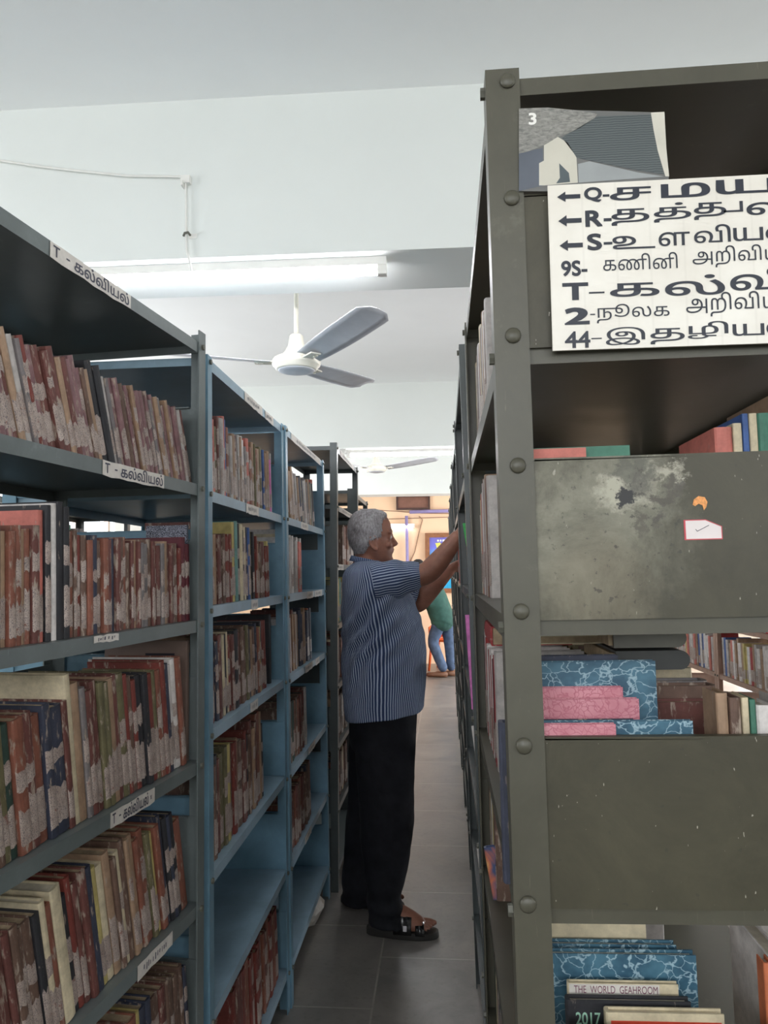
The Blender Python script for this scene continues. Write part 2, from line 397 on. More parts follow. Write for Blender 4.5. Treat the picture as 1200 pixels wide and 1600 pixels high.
def ceiling_fan(label, hub, R, ang, coning, scale=1.0):
    r = thing('ceiling_fan', label, 'fan', T(*hub), 'ceiling fans'); hz = CEIL-hub[2]
    MB().lathe([(.001, -.034), (.05, -.034), (.072, -.03), (.078, -.024)], 40).build('bottom_cap', M['fan_blade'], r)
    MB().lathe([(.078, -.026), (.085, -.022), (.087, -.014), (.097, -.008), (.100, .0), (.100, .012), (.094, .020), (.085, .026), (.06, .032), (.001, .034)], 48).build('motor_housing', M['fan_white'], r)
    MB().lathe([(.001, .030), (.052, .034), (.054, .044), (.046, .052), (.042, .062), (.034, .075), (.028, .118), (.021, .124), (.001, .125)], 32).build('lower_canopy', M['fan_white'], r)
    MB().tube([(0, 0, .10), (0, 0, hz-.03)], .0095, 10).build('down_rod', M['fan_white'], r)
    MB().lathe([(.012, hz-.12), (.05, hz-.05), (.058, hz-.004), (.001, hz-.002)], 24).build('upper_canopy', M['fan_white'], r)
    for k in range(3):
        a = ang+k*2*PI/3; mb = MB(); mb.X = RZ(a)
        pts = []; N = 14
        for i in range(N+1):
            s_ = i/N; x = .105+(R-.105)*s_; wd = .052+.016*math.sin(min(1, s_*1.6)*PI/2)
            if s_ > .9: wd *= math.sqrt(max(.0, 1-((s_-.9)/.1)**2))*.45+.55
            tw = -.20+.03*s_; zc = .006+coning*s_**1.1; pts.append((x, wd, tw, zc))
        rings = []
        for x, wd, tw, zc in pts:
            rg = []
            for q in (-1, -.6, 0, .6, 1): rg.append((x, q*wd, zc+q*wd*math.sin(tw)+.006*(1-q*q)))
            for q in (1, .6, 0, -.6, -1): rg.append((x, q*wd, zc+q*wd*math.sin(tw)+.006*(1-q*q)+.0025))
            rings.append(rg)
        mb.rings(rings, 0, True, True); b = mb.build('blade', M['fan_blade'], r)
        m2 = MB(); m2.X = RZ(a); m2.box(.07, .17, -.022, .022, .002, .008)
        for dx in (.135, .158): m2.lathe([(.005, -.003), (.005, .001)], 8, (dx, .01, .0))
        m2.build('blade_bracket', M['fan_white'], b)
    return r
hub = at(463, 569, 3.1)
ceiling_fan('white three-blade ceiling fan hanging behind the nearest beam', hub, .62, math.radians(-52), .04)
hub2 = at(588, 733, 7.25)
ceiling_fan('small distant white ceiling fan below the second tube light', hub2, .62, math.radians(-22), .05)

by = 2.455
c1 = [at(x, y, by-.012) for x, y in ((-260, 222), (-120, 236), (0, 251), (60, 260), (130, 268), (200, 275), (283, 276), (290, 284), (291, 330), (291, 372))]
c1 += [at(x, y, by-.014) for x, y in ((292, 392), (296, 408), (299, 424))]
tag(MB().tube(c1, .0038, 6).build('cable', M['white_plastic']), 'thin white cable tacked along the face of the nearest beam', 'cable')
p = at(291, 282, by); r = thing('junction_clip', 'small white cable clip at the bend of the beam cable', 'clip', T(p.x, by, p.z))
MB().box(-.012, .018, -.022, 0, -.018, .008).build('clip_body', M['white_plastic'], r); MB().box(-.009, -.003, -.03, 0, -.03, -.012).build('clip_arm', M['white_plastic'], r)
p = at(296, 370, by); r = thing('wall_hook', 'small bent metal hook on the beam face above the tube light', 'hook', T(p.x, by, p.z))
MB().tube([(.004, 0, .004), (.002, -.022, .006), (-.006, -.03, .0), (-.012, -.024, -.008)], .004, 6).build('hook_wire', M['bolt'], r)
MB().box(-.002, .026, -.004, 0, -.008, .008).build('hook_plate', M['white_plastic'], r)

# ------------------------------------------------------------------ far wall
p0 = at(619, 774, YF-.04); p1 = at(672, 796, YF-.04)
r = thing('framed_board', 'dark brown framed board high on the peach wall', 'board', T((p0.x+p1.x)/2, YF, (p0.z+p1.z)/2)); a, b = (p1.x-p0.x)/2, (p0.z-p1.z)/2
mb = MB(); fr = .028
mb.box(-a, a, -.05, 0, b-fr, b); mb.box(-a, a, -.05, 0, -b, -b+fr); mb.box(-a, -a+fr, -.05, 0, -b+fr, b-fr); mb.box(a-fr, a, -.05, 0, -b+fr, b-fr)
mb.build('frame', plain('dark_frame', (72, 50, 46), .5), r); MB().box(-a+fr, a-fr, -.03, -.004, -b+fr, b-fr).build('panel', plain('brown_panel', (128, 90, 76), .55), r)
M['conduit'] = plain('violet_conduit', (150, 140, 190), .5, .08)
q = lambda x, y, d=.05: at(x, y, YF-d)
tag(MB().tube([q(640, 800), q(670, 799), q(760, 797)], .028, 8).build('conduit_pipe', M['conduit']), 'violet pipe running level along the peach wall', 'pipe', 'violet wall pipes')
tag(MB().tube([q(635, 806), q(636, 850), q(638, 960), q(640, 1060)], .024, 8).build('conduit_pipe', M['conduit']), 'violet pipe running down the peach wall', 'pipe', 'violet wall pipes')
M['cable_dark'] = plain('brown_cable', (150, 118, 96), .6)
for pts, lb in (([(560, 795), (620, 799), (660, 802), (720, 803)], 'thin brown cable strung level below the violet pipe'),
                ([(655, 806.5), (660, 812), (654, 835), (648, 862), (640, 880)], 'thin brown cable hanging down beside the framed poster'),
                ([(575, 812), (640, 810), (705, 808)], 'thin brown cable sagging lowest along the peach wall')):
    tag(MB().tube([q(x, y, .009) for x, y in pts], .006, 5).build('cable', M['cable_dark']), lb, 'cable', 'cables on the peach wall')
def postermat():
    t = NT('printed_map_poster'); v = t.coord(); sep = t.n('ShaderNodeSeparateXYZ'); t.l(v, sep.inputs[0])
    f = t.noise(v, 4, 3); z = t.math('ADD', sep.outputs['Z'], t.math('MULTIPLY', f, .35))
    col = t.ramp(t.mask(z, -.45, .75), [(.1, lin((40, 160, 205))), (.55, lin((70, 190, 235))), (.72, lin((110, 110, 225))), (.9, lin((118, 92, 190)))])
    wv = t.n('ShaderNodeTexWave', bands_direction='X'); wv.inputs['Scale'].default_value = 12; wv.inputs['Distortion'].default_value = 2; t.l(v, wv.inputs[0])
    col = t.mix(t.math('MULTIPLY', wv.outputs['Fac'], .3), col, lin((20, 110, 180)))
    return t.done(col, .25)
p0 = q(664, 833); p1 = q(752, 926); cx = (p0.x+p1.x)/2; r = thing('framed_poster', 'blue and violet poster in a wooden frame on the peach wall', 'poster', T(cx, YF, (p0.z+p1.z)/2)); a, b = (p1.x-p0.x)/2, (p0.z-p1.z)/2
mb = MB(); fr = .07
mb.box(-a, a, -.05, 0, b-fr, b); mb.box(-a, a, -.05, 0, -b, -b+fr); mb.box(-a, -a+fr, -.05, 0, -b+fr, b-fr); mb.box(a-fr, a, -.05, 0, -b+fr, b-fr)
mb.build('frame', M['wood'], r)
ps = MB().box(-a+fr, a-fr, -.03, -.004, -b+fr, b-fr).build('print', postermat(), r)
mb = MB(); mb.add([(-a+.16, -.032, b-.16), (-a+.24, -.032, b-.15), (-a+.3, -.032, b-.30), (-a+.36, -.032, b-.42), (-a+.27, -.032, b-.40), (-a+.2, -.032, b-.28)], [(0, 1, 2, 3, 4, 5)])
mb.build('yellow_shape', plain('yellow_print', (226, 224, 110), .4), r)
mb = MB(); random.seed(4); x = -a+.19
while x < a-.3:
    l_ = random.uniform(.02, .06); mb.box(x, x+l_, -.0325, -.031, b-.135, b-.105); x += l_+.015
mb.build('title_strip', plain('white_print', (236, 236, 244), .4), r)

# ------------------------------------------------------------------ racks
def lpost(mb, cx, cy, sx, sy, w, H, t=.003):
    """angle section: one flange along y at x = cx, one along x at y = cy"""
    P = [(0, 0), (w, 0), (w, t), (t, t), (t, w), (0, w)]; P = [(cx+sx*a, cy+sy*b) for a, b in P]
    if sx*sy < 0: P = P[::-1]
    mb.prism(P, 0, H)
def rack(label, Mw, L, D, zs, H, mat, shelfmat=None, pw=.034, ends=(0, 1), guard_h=.18, guards=None, group=None, bolts=True, back_gap=None, name='steel_rack', lip=.026):
    """local frame: front face x = 0, depth towards -x, length along +y, height z; zs: shelf tops from the highest down"""
    r = thing(name, label, 'rack', Mw, group); sm = shelfmat or mat; t = .003
    for cx, sx in ((0, -1), (-D, 1)):
        for cy, sy in ((0, 1), (L, -1)):
            mb = MB(); lpost(mb, cx, cy, sx, sy, pw, H); p = mb.build('post', mat, r)
    shelves = []
    for z in zs:
        mb = MB(); x0, x1, y0, y1 = -D+t+.001, -t-.001, t+.006, L-t-.006
        mb.box(x0, x1, y0, y1, z-.002, z)
        mb.box(x1-.002, x1, y0, y1, z-lip, z-.002); mb.box(x0, x0+.002, y0, y1, z-lip, z-.002)
        mb.box(x0+.002, x1-.002, y0, y0+.002, z-lip*.75, z-.002); mb.box(x0+.002, x1-.002, y1-.002, y1, z-lip*.75, z-.002)
        shelves.append(mb.build('shelf', sm, r))
    for e in ends:
        for z in (guards if guards is not None else zs[1:]):
            mb = MB(); y0, y1 = (t+.001, t+.003) if e == 0 else (L-t-.003, L-t-.001); d = .009 if e == 0 else -.009
            mb.box(-D+t+.001, -t-.001, y0, y1, z-.008, z+guard_h)
            mb.box(-D+pw, -pw, min(y0, y0+d), max(y1, y1+d) , z+guard_h-.002, z+guard_h+.001)
            mb.build('end_panel', mat, r)
    if back_gap is not None:  # added sheets that keep the depth behind the books dark
        for i, z in enumerate(zs[1:]):
            top = zs[i]-lip-back_gap
            MB().box(-D+t+.002, -D+t+.004, t+.008, L-t-.008, z+.001, top).build('shade_backing', mat, r)
    if bolts:
        hexa = [(.0065*math.cos(PI/3*k), .0065*math.sin(PI/3*k)) for k in range(6)]
        mb = MB(); mb.prism(hexa, 0, .005, 'x'); me = mb.mesh('bolt'); me.materials.append(M['bolt'])
        for z in zs:
            for yy in (.017, L-.017): link('bolt', me, r, T(0, yy, z-.010))
    return r, shelves
def shelf_label(shelf, y0, y1, z, text=None, lip=.026, torn=True, seed=0, xo=0):
    """paper label stuck on a shelf's front lip; with lettering in ink"""
    rnd = random.Random(seed); mb = MB(); n = 8; x = -.0026+xo; top = []; bot = []
    for i in range(n+1):
        y = y0+(y1-y0)*i/n; j = .0016 if torn else .0004
        top.append((x, y, z+rnd.uniform(-j, .0004))); bot.append((x, y, z-lip*1.06+rnd.uniform(-j, j)))
    for i in range(n): mb.add([bot[i], bot[i+1], top[i+1], top[i], ], [(0, 1, 2, 3)])
    for i in range(n): mb.add([(p[0]-.0006, p[1], p[2]) for p in (bot[i], bot[i+1], top[i+1], top[i])], [(3, 2, 1, 0)])
    if text:
        for s_, a, b, c, d in text:
            f = lambda u, v: (x+.0006, y0+(y1-y0)*u, z-lip+lip*v)
            put_text(mb, s_, a, b, c, d, f, .02, 1)
    else:
        yy = y0+(y1-y0)*.15
        while yy < y1-(y1-y0)*.2:
            a_, h_ = rnd.uniform(.0015, .004), rnd.uniform(.25, .5)*lip; zc = z-lip*rnd.uniform(.45, .6)
            mb.add([(x+.0006, yy, zc-h_/2), (x+.0006, yy+a_, zc-h_/2), (x+.0006, yy+a_+.001, zc+h_/2), (x+.0006, yy+.001, zc+h_/2)], [(0, 1, 2, 3)], 1); yy += a_+rnd.uniform(.003, .009)
    return mb.build('shelf_label', [M['lab_paper'], M['ink_soft']], shelf, None, False)

# ------------------------------------------------------------------ books
nbooks = 0
LOT = MB(); LOTM = []
def lot_index(m):
    if m not in LOTM: LOTM.append(m)
    return LOTM.index(m)
def book(mw, Tk, Hh, D, cover, label=None, group=None, sticker=True, pages='pages', rnd=random, parts=True, cat='book', name='book', lot=False):
    """origin: bottom of the spine, spine towards +x, thickness along y"""
    global nbooks; nbooks += not lot
    bd = min(.0022, Tk*.16); sp = .0018 if Tk < .012 else .003
    n = 5; arc = [(-.0005+sp*math.cos(a)*1.0-sp, 0) for a in (0,)]
    outer = []; 
    for i in range(n+1):
        a = -PI/2+PI*i/n; outer.append((sp*(math.cos(a)-1)*1.0, Tk/2*math.sin(a) if Tk < .014 else Tk/2*(.82*math.sin(a)+.18*(2*i/n-1))))
    inner = [(-sp-bd, -Tk/2+bd), (-sp-bd, Tk/2-bd)]
    P = [(-D, -Tk/2)]+outer+[(-D, Tk/2), (-D, Tk/2-bd), inner[1], inner[0], (-D, -Tk/2+bd)]
    if lot:
        LOT.X = mw; LOT.prism(P, 0, Hh, 'z', lot_index(M[cover] if isinstance(cover, str) else cover))
        LOT.box(-D+.004, -sp-bd-.0004, -Tk/2+bd+.0002, Tk/2-bd-.0002, .003, Hh-.0035, lot_index(M[pages]))
        if sticker:
            z0 = Hh*rnd.uniform(.06, .16); z1 = z0+Hh*rnd.uniform(.2, .4); m_ = len(outer); e = .0006
            LOT.add([(x+e, y, z0) for x, y in outer]+[(x+e, y, z1) for x, y in outer], [(k, k+1, m_+k+1, m_+k) for k in range(m_-1)], lot_index(M['label']))
        return None
    mb = MB(); mb.prism(P, 0, Hh)
    b = mb.build(name, M[cover] if isinstance(cover, str) else cover, None, mw)
    tag(b, label, cat, group)
    if parts:
        MB().box(-D+.004, -sp-bd-.0004, -Tk/2+bd+.0002, Tk/2-bd-.0002, .003, Hh-.0035).build('page_block', M[pages], b)
        if sticker:
            z0 = .012+Hh*rnd.uniform(0, .05); z1 = Hh*rnd.uniform(.30, .48); e = .0006; mb = MB()
            pts = [(x+e, y*1.0) for x, y in outer]; m_ = len(pts)
            lo = [(x, y, z0+rnd.uniform(-.002, .002)) for x, y in pts]; hi = [(x, y, z1+rnd.uniform(-.006, .006)) for x, y in pts]
            mb.add(lo+hi, [(k, k+1, m_+k+1, m_+k) for k in range(m_-1)], 0)
            if rnd.random() < .55:
                z2 = z1+Hh*rnd.uniform(.08, .2); z3 = min(Hh*.94, z2+Hh*rnd.uniform(.1, .22))
                (mb.build('spine_label', M['label'], b, None, False)); mb = MB()
                mb.add([(x, y, z2+rnd.uniform(-.004, .004)) for x, y in pts]+[(x, y, z3+rnd.uniform(-.004, .004)) for x, y in pts], [(k, k+1, m_+k+1, m_+k) for k in range(m_-1)], 0)
            (mb.build('spine_label', M['label'], b, None, False))
    return b
def pick(rnd, pal):
    tot = sum(w_ for _, w_ in pal); x = rnd.uniform(0, tot)
    for k, w_ in pal:
        x -= w_
        if x <= 0: return k
    return pal[-1][0]
def row(Mr, z, y0, y1, hgt, lean, pal, tr, seed, where, group, D=(.13, .16), setback=.018, jit=.008, special=None, stick=.93, ref='far post', hjit=.05, lot=False):
    """a row of books from y1 (far) back to y0 (near) on the shelf at z, all leaning by `lean` degrees towards the near end"""
    rnd = random.Random(seed); cur = y1; i = 0; a = math.radians(lean); special = special or {}
    while True:
        i += 1; sp = special.get(i, {})
        key = sp.get('key') or pick(rnd, pal); Tk = sp.get('T') or rnd.uniform(*tr)
        if rnd.random() < .12 and 'T' not in sp: Tk *= 1.5
        step = Tk/math.cos(a)+.0006
        if cur-step < y0: break
        s = (cur-y0)/(y1-y0); h0 = hgt[0]+(hgt[1]-hgt[0])*(1-s); Hh = sp.get('H') or h0*rnd.uniform(1-hjit, 1+hjit)
        if rnd.random() < .08 and 'H' not in sp: Hh *= 1.08
        mw = Mr @ T(-setback-rnd.uniform(0, jit)+sp.get('out', 0), cur-step, z+.0004) @ RX(a) @ T(0, Tk/2, 0)
        size = 'thin ' if Tk < tr[0]+(tr[1]-tr[0])*.33 else 'thick ' if Tk > tr[0]+(tr[1]-tr[0])*.85 else ''
        has = rnd.random() < stick and not sp.get('nolab')
        cn = sp.get('name', key)
        lab = '%s%s book, %s from %s on %s' % (size, cn, ordinal(i), ref, where)
        book(mw, Tk, Hh, sp.get('D') or rnd.uniform(*D), sp.get('mat') or 'b_'+key, lab, group, has, 'pages_white' if key in ('white', 'cream') else 'pages', rnd, lot=lot)
        cur -= step
    return i-1

# near grey rack on the left, turned a little towards the aisle
TA = [('T', .03, .10, .16, .84), ('-', .17, .21, .44, .54), ('கல்வியல்', .26, .97, .08, .98)]
M1 = T(-.628, .840, 0) @ RY(-.007) @ RZ(-.11)
Z1 = [1.974, 1.648, 1.344, 1.036, .733, .430, .12]
r1, s1 = rack('grey steel book rack nearest the viewer, facing the aisle', M1, .886, .38, Z1, 2.0, M['steel'], back_gap=.075)
shelf_label(s1[0], .30, .55, 1.974, TA, seed=1); shelf_label(s1[1], .46, .69, 1.648, TA, seed=2)
shelf_label(s1[3], .50, .66, 1.036, [('T', .03, .10, .16, .84), ('-', .17, .21, .44, .54), ('கல்வியல்', .26, .84, .08, .98), ('x', .88, .92, .3, .6)], seed=3)
shelf_label(s1[4], .60, .74, .733, None, seed=4); shelf_label(s1[2], .44, .52, 1.344, None, .012, seed=5)
PA = [('dusty maroon', 7), ('maroon', 4), ('grey', 3), ('brown', 2), ('dark red', 1), ('tan', 1.5), ('pale grey', 1.5)]
PB = [('brown', 6), ('maroon', 4), ('tan', 4), ('rust', 3), ('grey', 2), ('navy', 1), ('dark red', 1.5), ('black', .5)]
PC = [('maroon', 4), ('rust', 3), ('tan', 3), ('black', 2), ('olive', 1.5), ('dark red', 3), ('navy', 1.5), ('cream', 1), ('grey', 1.5), ('brown', 3)]
PD = [('brown', 5), ('maroon', 4), ('tan', 3), ('olive', 2), ('rust', 3), ('dark red', 3), ('navy', 1), ('cream', 1.5), ('black', 1), ('yellow', .5)]
g1 = 'worn library books on the near grey rack'
row(M1, 1.648, .14, .87, (.166, .166), 20, PA, (.009, .017), 11, 'top shelf of near grey rack', g1,
    special={23: dict(key='black', T=.020, H=.178, nolab=1), 24: dict(key='black', T=.020, H=.182)})
row(M1, 1.344, .14, .855, (.166, .176), 2.0, PB, (.009, .017), 12, 'second shelf of near grey rack', g1,
    special={1: dict(key='wine', T=.02), 2: dict(key='wine', T=.018), 3: dict(key='dark red'), 33: dict(key='black', T=.016, H=.215, D=.2), 34: dict(key='black', T=.018, H=.222, D=.2, nolab=1),
             35: dict(key='white', name='white-spined', T=.014, H=.218, D=.2), 36: dict(key='black', T=.014, H=.214, D=.2), 37: dict(key='salmon', T=.014, H=.205, D=.2)})
row(M1, 1.036, .14, .845, (.226, .224), 9, PC, (.012, .022), 13, 'third shelf of near grey rack', g1, D=(.16, .2), hjit=.06,
    special={23: dict(key='cream', T=.016, H=.252, D=.21, nolab=1), 24: dict(key='maroon', H=.21), 25: dict(key='navy', T=.03, H=.205), 26: dict(key='navy', T=.02, H=.213), 27: dict(key='rust', H=.20, T=.022),
             28: dict(key='maroon', H=.208, T=.022), 29: dict(key='rust', H=.203, T=.026), 30: dict(key='dark green', H=.20), 9: dict(key='black', T=.018), 10: dict(key='black', T=.02), 17: dict(key='olive'), 18: dict(key='olive'), 5: dict(key='dark red', T=.02, H=.235), 2: dict(key='white'), 3: dict(key='white')})
row(M1, .733, .14, .86, (.224, .216), 13, PD, (.012, .021), 14, 'fourth shelf of near grey rack', g1, D=(.16, .2), hjit=.06,
    special={1: dict(key='rust', T=.028, H=.20), 2: dict(key='black', T=.02, H=.222), 3: dict(key='navy', H=.224), 6: dict(key='rust', T=.02), 7: dict(key='yellow', T=.016), 8: dict(key='olive'), 17: dict(key='cream', T=.02), 18: dict(key='yellow', T=.018)})
row(M1, .430, .50, .865, (.196, .19), 8, [('brown', 5), ('tan', 2), ('rust', 2), ('maroon', 3), ('olive', 1), ('navy', 1)], (.013, .024), 15, 'fifth shelf of near grey rack', g1, D=(.16, .2),
    special={9: dict(key='navy'), 10: dict(key='yellow', T=.02)})
def cover_print(key, rects, base):
    t = NT('printed_cover_'+key); return t.done(lin(base), .45)
# two books with their covers turned to the viewer, at the far end behind the rows
b = book(M1 @ T(-.035, .872, 1.3445), .010, .213, .10, 'speckle', 'dark book with white speckled cover at the far end of the second row', g1, False)
b = book(M1 @ T(-.03, .868, 1.0365), .016, .262, .2, plain('grey_brown_cover', (120, 100, 90), .5), 'large brown picture-covered book against the far post, third shelf of near rack', g1, False)
mb = MB()
for x0, x1, z0, z1, m in ((-.10, -.03, .185, .235, 0), (-.07, -.028, .14, .165, 1), (-.09, -.03, .10, .13, 2), (-.10, -.05, .055, .085, 3), (-.09, -.03, .02, .05, 1)):
    mb.box(x0, x1, -.0084, -.0079, z0, z1, m)
mb.build('cover_print', [plain('print_black', (38, 34, 44), .4), plain('print_blue', (84, 112, 158), .4), plain('print_tan', (190, 168, 150), .4), plain('print_gold', (150, 110, 60), .4)], b)

# blue rack, two bays
ZB = [1.962, 1.645, 1.371, 1.085, .762, .455, .135]
MB1 = T(-.527, 1.7636, 0) @ RY(-.0131) @ RZ(.006); MB2 = T(-.527, 1.7636+.9, 0) @ RY(-.0131) @ RZ(.004)
rb1, sb1 = rack('first light blue steel book rack, next to the near grey rack', MB1, .896, .50, ZB, 1.967, M['blue_steel'], M['shelf_blue'], back_gap=.05)
rb2, sb2 = rack('second light blue steel book rack, ending beside the standing man', MB2, .896, .50, ZB, 1.967, M['blue_steel'], M['shelf_blue'], back_gap=.05)
for k, (sh, y0, y1) in enumerate(((0, .36, .58), (0, .62, .74), (1, .37, .52), (2, .42, .50), (3, .40, .49))): shelf_label(sb1[sh], y0, y1, ZB[sh], None, seed=20+k)
for k, (sh, y0, y1) in enumerate(((0, .12, .80), (1, .30, .46), (2, .42, .56), (2, .6, .8), (3, .35, .52), (3, .6, .7), (4, .4, .56), (5, .3, .44))): shelf_label(sb2[sh], y0, y1, ZB[sh], None, seed=40+k)
PE = [('salmon', 4), ('tan', 3), ('pale grey', 3), ('white', 2), ('maroon', 2), ('olive', 1.5), ('yellow', .6), ('rust', 2), ('blue', .6), ('grey', 2)]
g2 = 'worn library books on the first blue rack'; g3 = 'worn library books on the second blue rack'
row(MB1, 1.645, .045, .80, (.195, .185), 4, PE, (.014, .027), 21, 'top shelf of first blue rack', g2, hjit=.1,
    special={1: dict(key='pale grey', T=.012), 2: dict(key='magenta', name='pink-tabbed', T=.012, H=.18), 4: dict(key='tan', T=.026), 13: dict(key='salmon', T=.03, H=.2), 24: dict(key='blue', T=.014, H=.21), 25: dict(key='salmon', T=.022, H=.215)})
row(MB1, 1.371, .045, .77, (.165, .18), 3, [('maroon', 5), ('brown', 4), ('dark red', 3), ('tan', 2), ('grey', 2), ('white', 1)], (.013, .024), 22, 'second shelf of first blue rack', g2, hjit=.05,
    special={1: dict(key='rust', H=.17), 2: dict(key='yellow', H=.18), 13: dict(key='black', H=.2), 14: dict(key='olive', H=.2), 15: dict(key='blue', H=.21), 16: dict(key='navy', H=.21), 17: dict(key='cream', H=.21), 18: dict(key='black', H=.2, T=.02), 19: dict(key='cream', H=.215), 20: dict(key='black', T=.028, H=.215), 21: dict(key='teal', H=.22, T=.03, nolab=1), 22: dict(key='olive', H=.215), 23: dict(key='yellow', H=.215)})
row(MB1, 1.085, .045, .70, (.205, .205), 5, PC, (.013, .024), 23, 'third shelf of first blue rack', g2, hjit=.05,
    special={1: dict(key='dark red'), 2: dict(key='dark red'), 18: dict(key='black', T=.035, H=.21), 5: dict(key='yellow')})
b = book(MB1 @ T(-.03, .79, 1.0855), .03, .225, .19, 'b_black', 'tall black book leaning at the far end of the first blue rack, third shelf', g2, False)
row(MB1, .762, .045, .66, (.235, .235), 3, [('maroon', 4), ('brown', 4), ('black', 2), ('tan', 2), ('dark red', 2)], (.016, .03), 24, 'fourth shelf of first blue rack', g2, D=(.16, .2), hjit=.06,
    special={1: dict(key='black', H=.22), 2: dict(key='tan', H=.262), 3: dict(key='rust', T=.05, H=.265, D=.2), 4: dict(key='maroon', H=.245), 15: dict(key='yellow', name='dull yellow', T=.03, H=.245), 16: dict(key='olive', T=.026, H=.245), 17: dict(key='olive', T=.03, H=.235)})
row(MB1, .135, .30, .84, (.235, .24), 6, [('rust', 4), ('dark red', 4), ('maroon', 3), ('brown', 1)], (.02, .042), 25, 'bottom shelf of first blue rack', g2, D=(.17, .2), stick=.4)
row(MB2, 1.645, .045, .74, (.195, .18), 16, [('olive', 2), ('tan', 3), ('navy', 1.5), ('salmon', 2), ('grey', 2), ('pale grey', 2), ('black', 1)], (.016, .03), 31, 'top shelf of second blue rack', g3, lot=True, hjit=.06,
    special={1: dict(key='black'), 11: dict(key='yellow', name='dull yellow', T=.03), 12: dict(key='navy', T=.04), 13: dict(key='tan')})
book(MB2 @ T(-.05, .86, 1.6455), .03, .23, .2, 'b_salmon', 'large red file at the far end of the second blue rack, top shelf', g3, False)
row(MB2, 1.371, .045, .42, (.205, .21), 1.5, [('white', 4), ('pale grey', 4), ('cream', 2), ('salmon', 1)], (.016, .028), 32, 'second shelf of second blue rack', g3, lot=True)
row(MB2, 1.085, .045, .62, (.21, .2), 5, [('tan', 3), ('pale grey', 2), ('navy', 3), ('maroon', 2), ('rust', 1)], (.018, .034), 33, 'third shelf of second blue rack', g3, lot=True,
    special={1: dict(key='navy', T=.03), 2: dict(key='orange', T=.026), 3: dict(key='navy', T=.05)})
row(MB2, .762, .045, .50, (.225, .2), 3, [('maroon', 3), ('brown', 3), ('pale grey', 2), ('dark green', 1), ('rust', 2)], (.018, .032), 34, 'fourth shelf of second blue rack', g3, lot=True,
    special={1: dict(key='dark green', T=.016), 2: dict(key='pale grey')})
row(MB2, .455, .045, .58, (.215, .2), 5, [('brown', 4), ('maroon', 3), ('rust', 2), ('navy', 1)], (.02, .036), 35, 'fifth shelf of second blue rack', g3, lot=True,
    special={1: dict(key='rust', T=.05), 2: dict(key='brown', T=.04)})
for k, (y, T_, key, lb) in enumerate(((.70, .03, 'dark red', 'dark red book lying above the orange spine, second blue rack'), (.80, .03, 'olive', 'olive book lying near the far post of the second blue rack'))):
    book(MB2 @ T(-.06, y, 1.0855), T_, .17-.03*k, .17, 'b_'+key, lb, g3, False, lot=True)
r = thing('paper_bundle', 'crumpled pale paper under the bottom shelf of the second blue rack', 'paper', MB2 @ T(-.06, .66, 0))
mb = MB(); rnd = random.Random(8); mb.rings([[(.07*(1-.3*abs(k-2)/2)*math.cos(2*PI*j/10)*rnd.uniform(.8, 1.1), .13*(1-.3*abs(k-2)/2)*math.sin(2*PI*j/10)*rnd.uniform(.8, 1.1), .004+.024*k) for j in range(10)] for k in range(5)], 0, False)
mb.build('paper', M['lab_paper'], r)

# dark racks farther down on the left
Zd = [2.045, 1.765, 1.485, 1.205, .925, .645, .365, .10]
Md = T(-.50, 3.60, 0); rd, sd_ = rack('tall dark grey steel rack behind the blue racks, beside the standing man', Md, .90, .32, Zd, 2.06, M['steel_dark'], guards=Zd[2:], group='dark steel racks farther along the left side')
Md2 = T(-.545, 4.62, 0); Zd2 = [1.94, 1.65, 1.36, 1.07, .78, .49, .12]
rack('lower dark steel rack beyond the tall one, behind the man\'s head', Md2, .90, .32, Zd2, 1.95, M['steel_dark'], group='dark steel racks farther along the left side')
for sh, y0, y1 in ((1, .1, .8), (2, .02, .25), (0, .15, .7)): shelf_label(sd_[sh], y0, y1, Zd[sh], None, seed=70+sh)
gd = 'books on the tall dark rack'
row(Md, 1.485, .35, .85, (.2, .2), 3, PB, (.02, .034), 41, 'third shelf of tall dark rack', gd, lot=True)
row(Md, 1.205, .045, .40, (.2, .2), 2, [('olive', 2), ('yellow', 1), ('teal', 2), ('dark green', 1)], (.02, .03), 42, 'fourth shelf of tall dark rack', gd, lot=True, stick=.3)
row(Md, .925, .045, .6, (.2, .2), 3, PD, (.02, .034), 43, 'fifth shelf of tall dark rack', gd, lot=True)
row(Md, .645, .045, .5, (.2, .2), 3, [('tan', 2), ('white', 1), ('brown', 3)], (.02, .04), 44, 'sixth shelf of tall dark rack', gd, lot=True)
row(Md, .365, .045, .5, (.2, .2), 3, PD, (.02, .034), 45, 'lowest filled shelf of tall dark rack', gd, lot=True)
# rack seen through the gap of the near grey rack
Mh = T(-1.75, 2.6, 0); Zh = [2.05, 1.76, 1.46, 1.16, .86, .56, .12]
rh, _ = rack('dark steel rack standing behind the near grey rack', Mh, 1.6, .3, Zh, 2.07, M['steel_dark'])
for z, tp in ((1.16, 1.43), (.86, 1.13), (.56, .83)): MB().box(-.29, -.288, .01, 1.59, z, tp).build('shade_backing', M['steel_dark'], rh)  # added sheets blocking the bright wall beyond, so the gaps stay dark
row(Mh, 1.46, .05, 1.5, (.2, .2), 3, [('green', 2), ('grey', 2), ('tan', 1), ('white', 1.5), ('maroon', 2)], (.028, .045), 46, 'the rack behind the near grey rack', 'books on the rack behind', lot=True, stick=.3)

